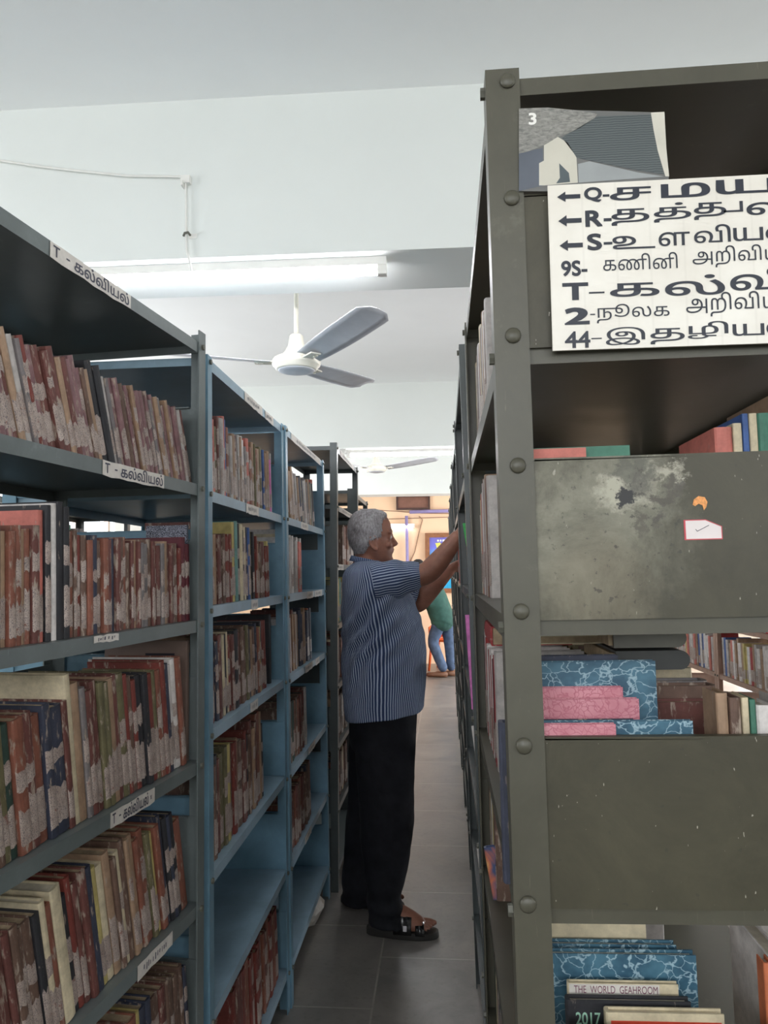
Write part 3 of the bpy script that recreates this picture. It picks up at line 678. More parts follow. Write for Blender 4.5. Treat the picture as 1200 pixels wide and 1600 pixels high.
# ------------------------------------------------------------------ near olive rack on the right (double faced)
Y1N, Y1F = .82, 1.73; L1 = Y1F-Y1N; D1 = .42
MR = T(.0818, Y1F, 0) @ RY(-.0149) @ RZ(PI)          # local y runs from the far end (0) to the near end (L1)
ZR = [1.993, 1.69, 1.40, 1.11, .82, .53, .24]
def olive_panel(stain):
    """end guard: rubbed enamel; on one of them a burnt-off patch with flakes"""
    t = NT('worn_olive_panel'); v = t.coord(); c = lin((68, 65, 51))
    f1 = t.noise(v, 9, 8, .72, .6); f2 = t.noise(v, 60, 5, .7)
    col = t.ramp(f1, [(.3, tuple(x*.72 for x in c)), (.5, c), (.72, tuple(x*1.3 for x in c))])
    sv = t.coord('Object', (60, 1, 22)); s1 = t.noise(sv, 4, 2); col = t.mix(t.mask(s1, .73, .76), col, lin((168, 164, 150)))
    sp = t.noise(t.coord(scale=(1, 1, 1)), 95, 2); col = t.mix(t.math('MULTIPLY', t.mask(sp, .69, .72), .6), col, lin((58, 56, 48)))
    if stain:
        nz = t.n('ShaderNodeTexNoise'); nz.inputs['Scale'].default_value = 48; nz.inputs['Detail'].default_value = 8; nz.inputs['Roughness'].default_value = .7; t.l(v, nz.inputs['Vector'])
        wp = t.n('ShaderNodeVectorMath', operation='MULTIPLY_ADD'); t.l(nz.outputs['Color'], wp.inputs[0]); wp.inputs[1].default_value = (.07, 0, .07); t.l(v, wp.inputs[2])
        def blob(x, z, r0, r1, sx=1, sz=1, warp=True):
            d = t.n('ShaderNodeVectorMath', operation='SUBTRACT'); t.l(wp.outputs[0] if warp else v, d.inputs[0]); d.inputs[1].default_value = (x+(.035 if warp else 0), 0, z+(.035 if warp else 0))
            m = t.n('ShaderNodeVectorMath', operation='MULTIPLY'); t.l(d.outputs[0], m.inputs[0]); m.inputs[1].default_value = (sx, 0, sz)
            ln = t.n('ShaderNodeVectorMath', operation='LENGTH'); t.l(m.outputs[0], ln.inputs[0]); return t.mask(ln.outputs['Value'], r1, r0)
        col = t.mix(t.math('MULTIPLY', t.math('MULTIPLY', blob(-.09, 1.485, .05, .12), t.mask(f1, .30, .62)), .9), col, lin((132, 130, 114)))
        col = t.mix(t.math('MULTIPLY', blob(-.135, 1.535, .03, .06), .55), col, lin((140, 138, 122)))
        col = t.mix(blob(-.132, 1.533, .017, .030, .8, 1.2), col, lin((168, 165, 148)))
        col = t.mix(blob(-.176, 1.550, .008, .016, .7, 1.3), col, lin((162, 158, 142)))
        col = t.mix(t.math('MULTIPLY', blob(-.140, 1.553, .012, .020, .6, 1.2), .8), col, lin((84, 84, 74)))
        col = t.mix(t.math('MULTIPLY', blob(-.150, 1.538, .008, .015, 1, 1), .8), col, lin((84, 82, 74)))
        col = t.mix(blob(-.137, 1.527, .010, .014), col, lin((46, 46, 46)))
        col = t.mix(t.math('MULTIPLY', blob(-.171, 1.524, .008, .014, .8, 1.3), .85), col, lin((76, 72, 64)))
        col = t.mix(t.math('MULTIPLY', blob(-.186, 1.537, .005, .010, 1.2, .7), .85), col, lin((80, 76, 68)))
        col = t.mix(t.math('MULTIPLY', blob(-.1655, 1.500, .004, .009, 1.5, .7), .85), col, lin((74, 70, 64)))
        col = t.mix(t.math('MULTIPLY', blob(-.147, 1.496, .004, .010, 1.4, .6), .75), col, lin((80, 76, 66)))
        col = t.mix(t.math('MULTIPLY', blob(-.10, 1.43, .03, .07), .35), col, lin((122, 112, 92)))
        dk = t.noise(t.coord(), 130, 3); col = t.mix(t.math('MULTIPLY', t.math('MULTIPLY', t.mask(dk, .62, .68), blob(-.13, 1.48, .06, .11, 1, 1, False)), .7), col, lin((58, 56, 50)))
    t.bump(f2, .06, .002)
    return t.done(col, .46, 0, .4)
M['olive_panel'] = olive_panel(False); M['olive_stain'] = olive_panel(True)
rr, sr = rack('olive steel rack nearest the viewer, carrying the white direction sign', MR, L1, D1, ZR, 2.0, M['olive'], pw=.037, ends=(0,), guards=ZR[1:], back_gap=None)
for i, z in enumerate(ZR[1:]):
    mb = MB(); y = L1-.006; mb.box(-D1+.004, -.004, y, y+.002, z-.003, z+.166); mb.box(-D1+.04, -.038, y-.009, y+.002, z+.1645, z+.1675)
    mb.build('end_panel', M['olive_stain'] if i == 1 else M['olive_panel'], rr)
dome = [(.0085, 0), (.0085, .0022), (.0065, .004), (.001, .0048)]
for z, x in ((1.985, -.024), (1.852, -.024), (1.407, -.018), (1.270, -.016), (1.113, -.014), (1.70, -.02), (1.56, -.02)):
    mb = MB(); mb.X = T(x, L1+.0002, z) @ RX(-PI/2); mb.lathe(dome, 12); mb.build('bolt', M['olive'], rr)
# stickers on the stained panel
y = L1-.0038; mb = MB()
P = [(-.2268, 1.477), (-.2268, 1.4905), (-.2105, 1.498), (-.1885, 1.498), (-.1885, 1.477)]
Q = [(-.2258, 1.478), (-.2258, 1.490), (-.2103, 1.497), (-.1902, 1.497), (-.1902, 1.478)]
mb.prism(P, y-.0001, y+.0004, 'y', 0); mb.prism(Q, y+.0003, y+.0006, 'y', 1)
tk = [(-.200, 1.488), (-.2015, 1.4858), (-.2135, 1.4918)]
for p_, q_ in zip(tk, tk[1:]): mb.tube([(p_[0], y+.0008, p_[1]), (q_[0], y+.0008, q_[1])], .0003, 5, 2)
st = mb.build('sticker', [plain('red_border_print', (198, 74, 84), .5), plain('white_sticker', (226, 216, 214), .5, .05), M['ink_soft']], rr); st['label'] = 'white sticker with red border and a tick'
mb = MB(); P = [(-.1985, 1.5135), (-.2000, 1.519), (-.2050, 1.5225), (-.2110, 1.5210), (-.2135, 1.516), (-.2120, 1.5105), (-.2095, 1.5075), (-.2085, 1.5125), (-.2045, 1.5145), (-.2010, 1.5120)]
mb.prism(P, y, y+.0006, 'y'); st = mb.build('sticker', plain('torn_orange_sticker', (226, 152, 84), .5, .3, 300), rr); st['label'] = 'torn orange sticker scrap'

# direction sign on the top end panel
def P0(zx, zy, Y): # pixel of the 2.609x enlargement that starts at (740, 90)
    return at(740+zx/2.609, 90+zy/2.609, Y)
YS = Y1N-.0045
tl, bl = at(855, 290, YS), at(866, 548, YS)
SX0, SZ1, SZ0 = (tl.x+bl.x)/2, tl.z, bl.z; SX1 = SX0+.40
sg = thing('sign_board', 'white direction sign lettered in black, fixed on the olive rack', 'sign', T(SX0, YS, SZ0))
SW, SH = SX1-SX0, SZ1-SZ0
brd = MB(); brd.X = RY(-.006); brd.box(0, SW, 0, .0025, 0, SH); 
def signmat():
    t = NT('sign_paper'); f = t.noise(t.coord(), 9, 5); wv = t.n('ShaderNodeTexWave', bands_direction='X'); wv.inputs['Scale'].default_value = 9; t.l(t.coord(), wv.inputs[0])
    col = t.ramp(f, [(.3, lin((222, 216, 204))), (.7, lin((240, 236, 226)))])
    col = t.mix(t.math('MULTIPLY', t.mask(wv.outputs['Fac'], .02, .0), .15), col, lin((190, 184, 172))); return t.done(col, .3)
brd.build('board', signmat(), sg)
LINES = [
 ('first', [('ar', 340, 435, 545, 590), ('Q', 450, 523, 527, 592, .035), ('-', 526, 553, 558, 568, .02), ('ச', 556, 722, 527, 583, .012), ('ம', 765, 962, 510, 571, .02), ('ய', 990, 1225, 494, 556, .02), ('ம்', 1260, 1440, 470, 545, .02)]),
 ('second', [('ar', 345, 440, 641, 690), ('R', 455, 525, 621, 692, .04), ('-', 530, 562, 655, 668, .02), ('த', 562, 715, 615, 685, .012), ('த்', 735, 885, 590, 672, .012), ('DU', 900, 1095, 588, 660, .012), ('வ', 1115, 1290, 588, 641, .012), ('ம்', 1310, 1450, 560, 632, .012)]),
 ('third', [('ar', 350, 445, 742, 790), ('S', 462, 523, 716, 788, .035), ('-', 530, 565, 752, 763, .02), ('உ', 567, 738, 725, 781, .006), ('ள', 755, 880, 710, 769, .006), ('வி', 900, 1045, 680, 756, .006), ('ய', 1060, 1178, 692, 748, .006), ('ல்', 1192, 1330, 664, 742, .006)]),
 ('fourth', [('9S-', 357, 463, 826, 893, .03), ('கணினி', 530, 828, 797, 866, .0), ('அறிவியல்', 900, 1330, 762, 852, .0)]),
 ('fifth', [('T', 362, 467, 917, 990, .05), ('-', 470, 533, 955, 962, .0), ('க', 557, 755, 918, 975, .012), ('ல்', 783, 1020, 885, 970, .012), ('வி', 1050, 1300, 850, 948, .012)]),
 ('sixth', [('2', 370, 472, 1018, 1090, .05), ('-', 475, 495, 1045, 1050, .0), ('நூலக', 505, 795, 1002, 1080, .0), ('அறிவியல்', 875, 1330, 952, 1052, .0)]),
 ('seventh', [('44', 372, 475, 1115, 1185, .03), ('-', 480, 522, 1143, 1148, .0), ('இ', 540, 697, 1098, 1172, .004), ('த', 722, 858, 1103, 1168, .006), ('ழி', 875, 1035, 1075, 1146, .006), ('ய', 1058, 1182, 1085, 1134, .006), ('ல்', 1196, 1330, 1050, 1128, .006)])]
M['sign_ink'] = plain('sign_ink', (27, 33, 46), .45, .05)
for nm, toks in LINES:
    mb = MB()
    for tk in toks:
        s_, a, b, c, d = tk[:5]; bold = tk[5] if len(tk) > 5 else 0
        p = P0(a, d, YS); q_ = P0(b, c, YS)
        # the enlargement shows the letters tilted with the photograph; level them on the board by their centre
        cx = (p.x+q_.x)/2; cz = (p.z+q_.z)/2; hw = (b-a)/2.609*(YS/FPX)/2*1.0; hh = (d-c)/2.609*(YS/FPX)/2
        X0, X1, Zl, Zh_ = cx-hw-SX0, cx+hw-SX0, cz-hh-SZ0, cz+hh-SZ0; fn = lambda u, v: (u, -.0005, v)
        if s_ == 'ar':
            zm = (Zl+Zh_)/2; t_ = (Zh_-Zl)*.2; hx = X0+(X1-X0)*.36
            mb.add([fn(*p_) for p_ in ((X0, zm), (hx, Zl), (hx, zm-t_), (X1, zm-t_), (X1, zm+t_), (hx, zm+t_), (hx, Zh_))], [(0, 1, 2, 3, 4, 5, 6)], 0)
        elif s_ == 'DU':     # the joined letter: bowl with its tail running into an upright at the end
            xm = X0+(X1-X0)*.66; put_text(mb, 'த', X0, xm, Zl, Zh_, fn, bold); h_ = Zh_-Zl; th = h_*.13
            mb.add([fn(*p_) for p_ in ((xm-th*1.1, Zl+h_*.38), (X1, Zl+h_*.38), (X1, Zl+h_*.38+th*.8), (xm-th*1.1, Zl+h_*.38+th*.8))], [(0, 1, 2, 3)], 0)
            mb.add([(u, -.0006, v) for u, v in ((X1-th*1.4, Zl+h_*.38), (X1, Zl+h_*.38), (X1, Zh_), (X1-th*1.4, Zh_))], [(0, 1, 2, 3)], 0)
        else: put_text(mb, s_, X0, X1, Zl, Zh_, fn, bold)
    mb.build('lettering', M['sign_ink'], sg, None, False)

# old picture print tucked behind the sign
YP = Y1N-.0022
def PP(x, y): return at(x, y, YP)
def E3(zx, zy): return PP(800+zx/4.615, 160+zy/4.615)
o0 = E3(50, 630); pr = thing('photo_print', 'grey picture print of a thatched house tucked behind the white sign', 'picture', T(o0.x, YP, o0.z-.06))
def lp(zx, zy, d): p = E3(zx, zy); return (p.x-o0.x, -d, p.z-o0.z+.06)
def prt(mat): return mat
t = NT('thatch_print'); f = t.noise(t.coord(scale=(1, 1, 2.6)), 130, 5, .7, .6); thatch = t.done(t.ramp(f, [(.3, lin((92, 92, 90))), (.7, lin((160, 158, 150)))]), .35)
t = NT('roof_print'); wv = t.n('ShaderNodeTexWave', bands_direction='Z'); wv.inputs['Scale'].default_value = 120; wv.inputs['Distortion'].default_value = 2.5; t.l(t.coord(), wv.inputs[0])
roofm = t.done(t.ramp(wv.outputs['Fac'], [(.0, lin((62, 70, 72))), (1, lin((92, 98, 98)))]), .35)
mb = MB(); polys = [
 (0, .0000, [(50, 640), (50, 45), (1000, 70), (1130, 540), (1130, 640)]),
 (1, .0003, [(50, 45), (260, 38), (500, 62), (615, 85), (590, 120), (480, 190), (400, 225), (330, 250), (250, 300), (190, 325), (100, 360), (50, 370)]),
 (2, .0003, [(230, 310), (330, 250), (400, 290), (465, 400), (475, 580), (230, 600)]),
 (3, .0004, [(340, 440), (410, 510), (418, 575), (318, 585), (345, 545)]),
 (4, .0003, [(360, 255), (620, 100), (1000, 90), (1050, 350), (1095, 520), (900, 490), (560, 420), (470, 400)]),
 (5, .0003, [(475, 445), (560, 425), (900, 505), (1095, 535), (480, 580)]),
 (6, .0005, [(1000, 75), (1098, 70), (1112, 330), (1132, 535), (1105, 535), (1050, 350), (1020, 200)]),
 (7, .0003, [(50, 370), (220, 330), (225, 600), (50, 640)]), (2, .0004, [(195, 440), (232, 420), (235, 600), (195, 600)])]
for m, d, P in polys:
    v = [lp(x, y, d) for x, y in P]; mb.add(v, [tuple(range(len(v)))], m)
    if m == 0: mb.add([(x, .0008, z) for x, _, z in v], [tuple(range(len(v)))[::-1]], 0)
a = lp(120, 165, .0006); b = lp(175, 75, .0006)
put_text(mb, '3', a[0], b[0], a[2], b[2], lambda u, v: (u, -.0006, v), .03, 8)
mb.build('print', [plain('print_grey', (104, 104, 102), .35), thatch, plain('print_wall', (196, 192, 178), .35, .08), plain('print_window', (74, 84, 88), .35), roofm, plain('print_pale_wall', (150, 154, 154), .35), plain('print_strip', (204, 200, 186), .35), plain('print_shade', (86, 92, 102), .35), M['white_plastic']], pr, None, False)

# books in the olive rack, aisle side
gr = 'books on the olive rack'
def rrow(z, ya, yb, hgt, lean, pal, tr, seed, where, special=None, **k):
    return row(MR, z, L1-yb+.0 if False else ya, yb, hgt, lean, pal, tr, seed, where, gr, special=special, ref='far post', **k)
def rfill(z, specs, where, start=.012, lean=0, setback=.02):
    """books from the far post (local y = 0) towards the viewer; specs: (key, thickness, height, depth, name)"""
    y = start; rnd = random.Random(int(z*1000))
    for i, sp_ in enumerate(specs):
        key, Tk, Hh, D = sp_[:4]; nm = sp_[4] if len(sp_) > 4 else key; out = sp_[5] if len(sp_) > 5 else 0
        y += Tk/2; lab = '%s%s book, %s from far post on %s of olive rack' % ('thick ' if Tk > .03 else '', nm, ordinal(i+1), where)
        book(MR @ T(-setback+out, y, z+.0005), Tk, Hh, D, 'b_'+key, lab, gr, rnd.random() < .6, 'pages_white' if rnd.random() < .5 else 'pages', rnd, lot=True); y += Tk/2+.0015
    return y
rfill(1.69, [('cream', .04, .215, .15), ('pale grey', .03, .20, .15), ('brown', .03, .215, .15), ('grey', .028, .225, .15), ('white', .035, .22, .15), ('dusty maroon', .03, .21, .16), ('cream', .04, .235, .16), ('brown', .03, .22, .15), ('pale grey', .03, .215, .15), ('tan', .028, .23, .16), ('white', .03, .22, .15), ('brown', .03, .21, .15), ('pale grey', .03, .22, .15)], 'top shelf')
rfill(1.40, [('white', .03, .17, .14), ('cream', .03, .20, .14), ('salmon', .03, .21, .14), ('pale grey', .03, .21, .15), ('white', .035, .225, .16), ('dusty maroon', .03, .23, .16), ('pale grey', .03, .225, .16), ('tan', .035, .23, .16), ('maroon', .03, .22, .15), ('pale grey', .03, .22, .15)], 'second shelf')
rfill(1.11, [('wine', .03, .20, .15), ('white', .03, .215, .15), ('red', .03, .20, .15), ('white', .035, .19, .15), ('white', .03, .185, .15), ('red', .025, .185, .15), ('white', .035, .19, .15), ('red', .025, .18, .15), ('white', .03, .185, .15), ('wine', .03, .18, .15), ('red', .03, .19, .15), ('pale grey', .03, .2, .15)], 'third shelf')
book(MR @ T(-.02, .27, 1.3275) @ RX(PI/2), .035, .2, .15, 'b_red', 'red book lying on top of the row, third shelf of olive rack', gr, False)
rfill(.82, [('brown', .03, .20, .15), ('cream', .03, .21, .15), ('olive', .02, .2, .15), ('white', .03, .19, .15), ('yellow', .03, .17, .15), ('brown', .03, .2, .15)], 'fourth shelf')
rfill(.53, [('dark green', .03, .23, .16), ('cream', .04, .235, .17), ('brown', .03, .225, .16), ('white', .03, .225, .16), ('navy', .035, .22, .16), ('white', .035, .215, .16), ('brown', .03, .21, .16), ('pale grey', .03, .21, .16), ('wine', .025, .21, .16), ('white', .03, .2, .15), ('tan', .035, .21, .15), ('cream', .03, .2, .15)], 'fifth shelf')
rfill(.24, [('white', .03, .2, .15), ('grey', .035, .2, .15), ('navy', .03, .21, .15), ('pale grey', .04, .2, .15), ('teal', .03, .2, .15)], 'bottom shelf')
# picture book standing out beyond the shelf edge
t = NT('flame_cover'); f = t.noise(t.coord(), 14, 3, .5, 1.2); c = t.ramp(f, [(.42, lin((72, 86, 124))), (.52, lin((204, 120, 90))), (.6, lin((230, 178, 120)))])
pb = book(MR @ T(-.014, Y1F-1.55, .8205) @ RY(.15), .012, .098, .15, t.done(c, .35), 'thin blue and orange picture book tilted out at the fourth shelf edge of olive rack', gr, False)
for i, (key, y, h_, T_, nm) in enumerate((('orange', .50, .17, .02, 'orange'), ('cream', .60, .19, .035, 'cream'), ('white', .66, .2, .03, 'white'))):
    book(MR @ T(-.03, y, .8205), T_, h_, .15, 'b_'+key, nm+' book standing apart towards the viewer on the fourth shelf of olive rack', gr, False)
# near end: books whose covers face the viewer
def endbook(z, Y, x0, wdt, h_, T_, cover, label, pages='pages_white', dz=0.0, rot=0):
    """a book standing across the near end, its front cover to the viewer; x0: spine x from the front of the rack"""
    return book(MR @ T(-x0, Y1F-Y, z+.0005+dz) @ RZ(rot), T_, h_, wdt, cover, label, gr, False, pages)
endbook(1.11, .886, -.006, .15, .172, .02, 'b_navy', 'navy cloth book pushed out past the near post, third shelf of olive rack', 'pages_white')
endbook(1.11, .838, .022, .090, .178, .010, M['marble_pink'], 'low pink mottled book nearest the panel, third shelf of olive rack')
endbook(1.11, .852, .022, .172, .178, .010, M['marble_blue'], 'low blue marbled book just behind the panel top, third shelf of olive rack')
endbook(1.11, .904, .022, .130, .193, .012, M['marble_pink'], 'pink mottled book standing in front of a taller pink one')
endbook(1.11, .918, .022, .116, .204, .012, M['marble_pink'], 'taller pink mottled book against the blue marbled cover')
endbook(1.11, .936, .022, .158, .231, .014, M['marble_blue'], 'tall blue marbled book facing the viewer through the open end')
endbook(1.11, .956, .022, .12, .236, .014, 'b_navy', 'dark blue book just behind the tall blue marbled one')
book(MR @ T(-.03, Y1F-1.10, 1.352) @ RX(PI/2), .012, .12, .13, 'b_cream', 'cream and red pamphlet lying on the row behind the blue marbled book', gr, False)
# box files lying behind, rounded backs
for i, (z, nm) in enumerate(((1.318, 'lower'), (1.345, 'upper'))):
    mb = MB(); n = 10; P = [(.02, -.012)]+[(.10+.012*math.sin(PI*k/n), -.012*math.cos(PI*k/n)) for k in range(n+1)]+[(.02, .012)]
    f_ = thing('document_folder', nm+' of two rounded folders lying behind the marbled books, '+('dark' if i == 0 else 'greyish'), 'folder', MR @ T(-.135, Y1F-1.12-.01*i, z+.0135) @ RZ(PI), 'folders lying on the row')
    mb.prism(P, -.10, .10, 'y'); mb.build('cover', plain('dark_folder', (54, 56, 54) if i == 0 else (116, 114, 104), .4), f_)
    MB().box(.014, .0195, -.096, .096, -.009, .009).build('page_block', M['pages'], f_)
for k in range(2):
    book(MR @ T(-.06, Y1F-1.10-.035*k, 1.1105), .03, .19, .14, 'b_black', ('nearer' if k == 0 else 'farther')+' black book under the rounded folders on the olive rack', gr, False)
# right-hand row of the same shelf: fore-edges towards us, then spines facing the viewer at the near end
def otherside(z, specs, y0, where):
    y = y0; rnd = random.Random(int(z*777))
    for i, (key, Tk, Hh) in enumerate(specs):
        book(MR @ T(-.275, y+Tk/2, z+.0005) @ RZ(PI), Tk, Hh, .095, 'b_'+key, '%s book, %s from far post on %s' % (key, ordinal(i+1), where), gr, False, 'pages', rnd, lot=True); y += Tk+.0015
rnd = random.Random(77)
otherside(1.11, [(rnd.choice(['tan', 'brown', 'grey', 'cream', 'olive']), rnd.uniform(.022, .034), rnd.uniform(.185, .2)) for _ in range(22)]+[('brown', .03, .19), ('maroon', .028, .175)], .05, 'the hidden side of the olive rack')
xx = .222
for i, (key, Tk, Hh, nm) in enumerate((('tan', .012, .205, 'tan'), ('brown', .012, .20, 'brown'), ('cream', .007, .2, 'cream'), ('green', .006, .198, 'thin green'), ('white', .019, .192, 'white'), ('pale grey', .024, .2, 'pale grey'), ('white', .012, .185, 'small white'), ('navy', .005, .18, 'thin navy'), ('white', .02, .195, 'plain white'))):
    book(MR @ T(-xx-Tk/2, L1-.035, 1.1105) @ RZ(PI/2), Tk, Hh, .045, 'b_'+key, '%s book spine, %s along the near end of olive rack\'s third shelf' % (nm, ordinal(i+1)), gr, False, 'pages_white'); xx += Tk+.001
xx = .262
for i, (key, Tk, Hh, nm) in enumerate((('salmon', .02, .232, 'brown-red'), ('cream', .010, .236, 'cream'), ('blue', .007, .247, 'pale blue'), ('cream', .009, .247, 'cream'), ('green', .014, .247, 'green'), ('tan', .03, .268, 'tall tan'))):
    book(MR @ T(-xx-Tk/2, L1-.11, 1.4005) @ RZ(PI/2), Tk, Hh-.02, .14, 'b_'+key, '%s book spine, %s along the near end of olive rack\'s second shelf' % (nm, ordinal(i+1)), gr, False, 'pages_white'); xx += Tk+.001
endbook(1.40, .87, .022, .125, .184, .012, 'b_green', 'green book just showing above the stained panel')
endbook(1.40, .855, .022, .075, .181, .010, 'b_salmon', 'pink-edged book just showing above the stained panel')
# opening at the bottom right of the photograph
endbook(.82, .99, .022, .135, 0.235, .02, 'b_wine', 'dark red and cream book at the back of the fourth shelf\'s near end')
endbook(.82, .965, .022, .14, 0.218, .012, 'b_cream', 'cream book behind the two blue marbled books')
endbook(.82, .945, .022, .168, 0.200, .014, M['marble_blue'], 'farther blue marbled book in the lowest opening of the olive rack')
endbook(.82, .920, .024, .180, 0.201, .014, M['marble_blue'], 'nearer blue marbled book in the lowest opening of the olive rack')
b = endbook(.82, .897, .060, .118, 0.180, .008, 'b_cream', 'cream paper booklet with a handwritten title slip')
mb = MB(); mb.box(-.098, -.002, .0041, .0046, .1680, .1792, 0); put_text(mb, 'THE  WORLD  GEAHROOM', -.007, -.096, .1700, .1778, lambda u, v: (u, .0048, v), 0, 1); b2 = mb.build('title_slip', [M['lab_paper'], plain('maroon_ink', (112, 58, 78), .6)], b)
b = endbook(.82, .880, .055, .13, 0.172, .012, 'b_black', 'black book dated in pale figures in the lowest opening', 'pages_white')
mb = MB(); put_text(mb, '2017', -.010, -.036, .147, .160, lambda u, v: (u, .0062, v), .02, 0); mb.build('date_print', plain('pale_green_print', (170, 214, 190), .5), b, None, False)
b = endbook(.82, .860, .092, .12, 0.171, .012, 'b_cream', 'cream book with a red cover panel, foremost in the lowest opening')
MB().box(-.117, -.006, .0061, .0066, .004, .163).build('cover_panel', plain('red_print', (206, 72, 52), .45), b)
xx = .262
for i, (key, Tk, Hh, nm) in enumerate((('orange', .009, .212, 'thin orange'), ('white', .02, .212, 'white'), ('navy', .01, .19, 'navy-framed'), ('white', .03, .19, 'broad white'))):
    book(MR @ T(-xx-Tk/2, L1-.055, .8205) @ RZ(PI/2), Tk, Hh, .02 if key == 'orange' else .13, 'b_'+key, '%s book spine, %s along the near end of olive rack\'s fourth shelf' % (nm, ordinal(i+1)), gr, False, 'pages_white'); xx += Tk+.001
otherside(.82, [(rnd.choice(['pale grey', 'white', 'grey']), rnd.uniform(.022, .034), rnd.uniform(.21, .235)) for _ in range(12)], .05, 'the hidden side, fourth shelf of olive rack')

# ------------------------------------------------------------------ darker racks down the right side
names = ['second', 'third', 'fourth', 'fifth', 'sixth', 'seventh']
spans = [(1.8565, 2.86), (2.917, 3.94), (3.99, 4.93), (4.97, 5.9), (5.94, 6.85), (6.9, 7.9)]
dark = []
for nm, (ya, yb) in zip(names, spans):
    Mx = T(.090 if nm == 'second' else .1027, yb, 0) @ RY(-.024 if nm == 'second' else -.0298) @ RZ(PI); dark.append((Mx, yb-ya))
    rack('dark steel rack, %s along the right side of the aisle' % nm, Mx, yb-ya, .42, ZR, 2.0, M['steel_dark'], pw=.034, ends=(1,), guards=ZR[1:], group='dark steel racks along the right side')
gk = 'books on the dark racks at right'
for (Mx, Lx), nm, n in zip(dark[:2], names, (1, 2)):
    for z, seed in ((1.69, 1), (1.40, 2), (1.11, 3), (.82, 4), (.53, 5)):
        if n == 2 and z in (1.40,): continue
        row(Mx, z, .05, Lx-.25 if n == 1 else Lx-.45, (.205, .205), 2, [('pale grey', 2), ('tan', 2), ('maroon', 2), ('white', 2), ('brown', 2)], (.028, .045), 100*n+seed, 'the %s shelf of the %s dark rack' % (dict([(1.69, 'top'), (1.40, 'second'), (1.11, 'third'), (.82, 'fourth'), (.53, 'fifth')])[z], nm), gk, lot=True, setback=.03, stick=.5, ref='near post')
Mx, Lx = dark[0]
book(Mx @ T(-.016, Lx-.10, 1.4005) @ RY(.13), .008, .17, .15, 'b_bright green', 'bright green folder sticking out from the second dark rack', gk, False)
book(Mx @ T(.002, Lx-.09, 1.1105) @ RY(.03), .008, .23, .17, 'b_magenta', 'magenta folder sticking out from the second dark rack', gk, False)
book(Mx @ T(-.020, Lx-.09, .8205) @ RY(.10), .008, .25, .17, 'b_white', 'white folder sticking out low from the second dark rack', gk, False)
book(Mx @ T(-.016, Lx-.09, .5305) @ RY(.08), .008, .25, .17, 'b_pale grey', 'pale grey folder sticking out lowest from the second dark rack', gk, False)
Mx3, Lx3 = dark[1]
bk_held = book(Mx3 @ T(.004, Lx3-.20, 1.4005), .026, .20, .15, 'b_salmon', 'pale red book the standing man is reaching for', gk, True)

# rack across the next aisle, seen through the open end
Mq = T(1.60, 5.68, 0) @ RZ(PI); Zq = [2.0, 1.70, 1.41, 1.12, .83, .54, .12]
Mq2 = T(1.60, 4.79, 0) @ RZ(PI)
rack('pinkish brown steel rack across the next aisle, farther bay', Mq, .885, .3, Zq, 2.02, M['chassis'], group='pinkish brown racks across the next aisle')
rack('pinkish brown steel rack across the next aisle, nearer bay', Mq2, .885, .3, Zq, 2.02, M['chassis'], group='pinkish brown racks across the next aisle')
PQ = [('white', 5), ('salmon', 2), ('red', 1.2), ('blue', 1), ('tan', 2), ('pale grey', 3), ('yellow', .4)]
for Mz, nm in ((Mq, 'farther bay'), (Mq2, 'nearer bay')):
    for z, wh in ((.83, 'middle'), (1.12, 'upper')):
        row(Mz, z, .045, .84, (.215, .2), -4 if False else 3, PQ, (.022, .04), int(z*100)+len(nm), 'the %s shelf of the pinkish rack\'s %s' % (wh, nm), 'books on the pinkish racks', lot=True, setback=.01, stick=.6, ref='near post')

# ------------------------------------------------------------------ people
def catmull(vals, n):
    """resample a list of number tuples to n rows"""
    A = np.array(vals, float); m = len(A); out = []
    for i in range(n):
        t = i/(n-1)*(m-1); k = min(int(t), m-2); u = t-k
        p0, p1, p2, p3 = A[max(k-1, 0)], A[k], A[k+1], A[min(k+2, m-1)]
        out.append(.5*((2*p1)+(-p0+p2)*u+(2*p0-5*p1+4*p2-p3)*u*u+(-p0+3*p1-3*p2+p3)*u**3))
    return np.array(out)
def limb(mb, pts, rad, n=16, seg=4, m=0, flat=1.0, uv=False, caps=True, wob=0):
    """smooth tapered tube through joints; rad: radius per joint"""
    C = catmull([(*p, r) for p, r in zip(pts, rad)], (len(pts)-1)*seg+1); P = [Vector(c[:3]) for c in C]; R = []; up = None; vv = []; dist = 0
    for i, p in enumerate(P):
        t_ = (P[min(i+1, len(P)-1)]-P[max(i-1, 0)]).normalized()
        if up is None: up = Vector((0, 1, 0)) if abs(t_.y) < .8 else Vector((0, 0, 1))
        a = t_.cross(up).normalized(); up = a.cross(t_).normalized(); r = C[i][3]
        if i: dist += (p-P[i-1]).length
        vv.append(dist); ring = []
        for k in range(n):
            th = 2*PI*k/n; q_ = p+a*(r*math.cos(th))+up*(r*flat*math.sin(th))
            if wob: q_ += (a*math.cos(th)+up*math.sin(th))*wob*(noise.noise(Vector((q_.x*22, q_.y*14, q_.z*22)))+.6*math.sin(dist*150+2.5*noise.noise(q_*12)))
            ring.append(q_)
        R.append(ring)
    mb.rings(R, m, True, True, True, vv if uv else None)
    if caps:
        mb.ball(P[0], C[0][3]*.98, C[0][3]*.98, C[0][3]*.98, 14, m); mb.ball(P[-1], C[-1][3]*.98, C[-1][3]*.98, C[-1][3]*.98, 14, m)
    return R
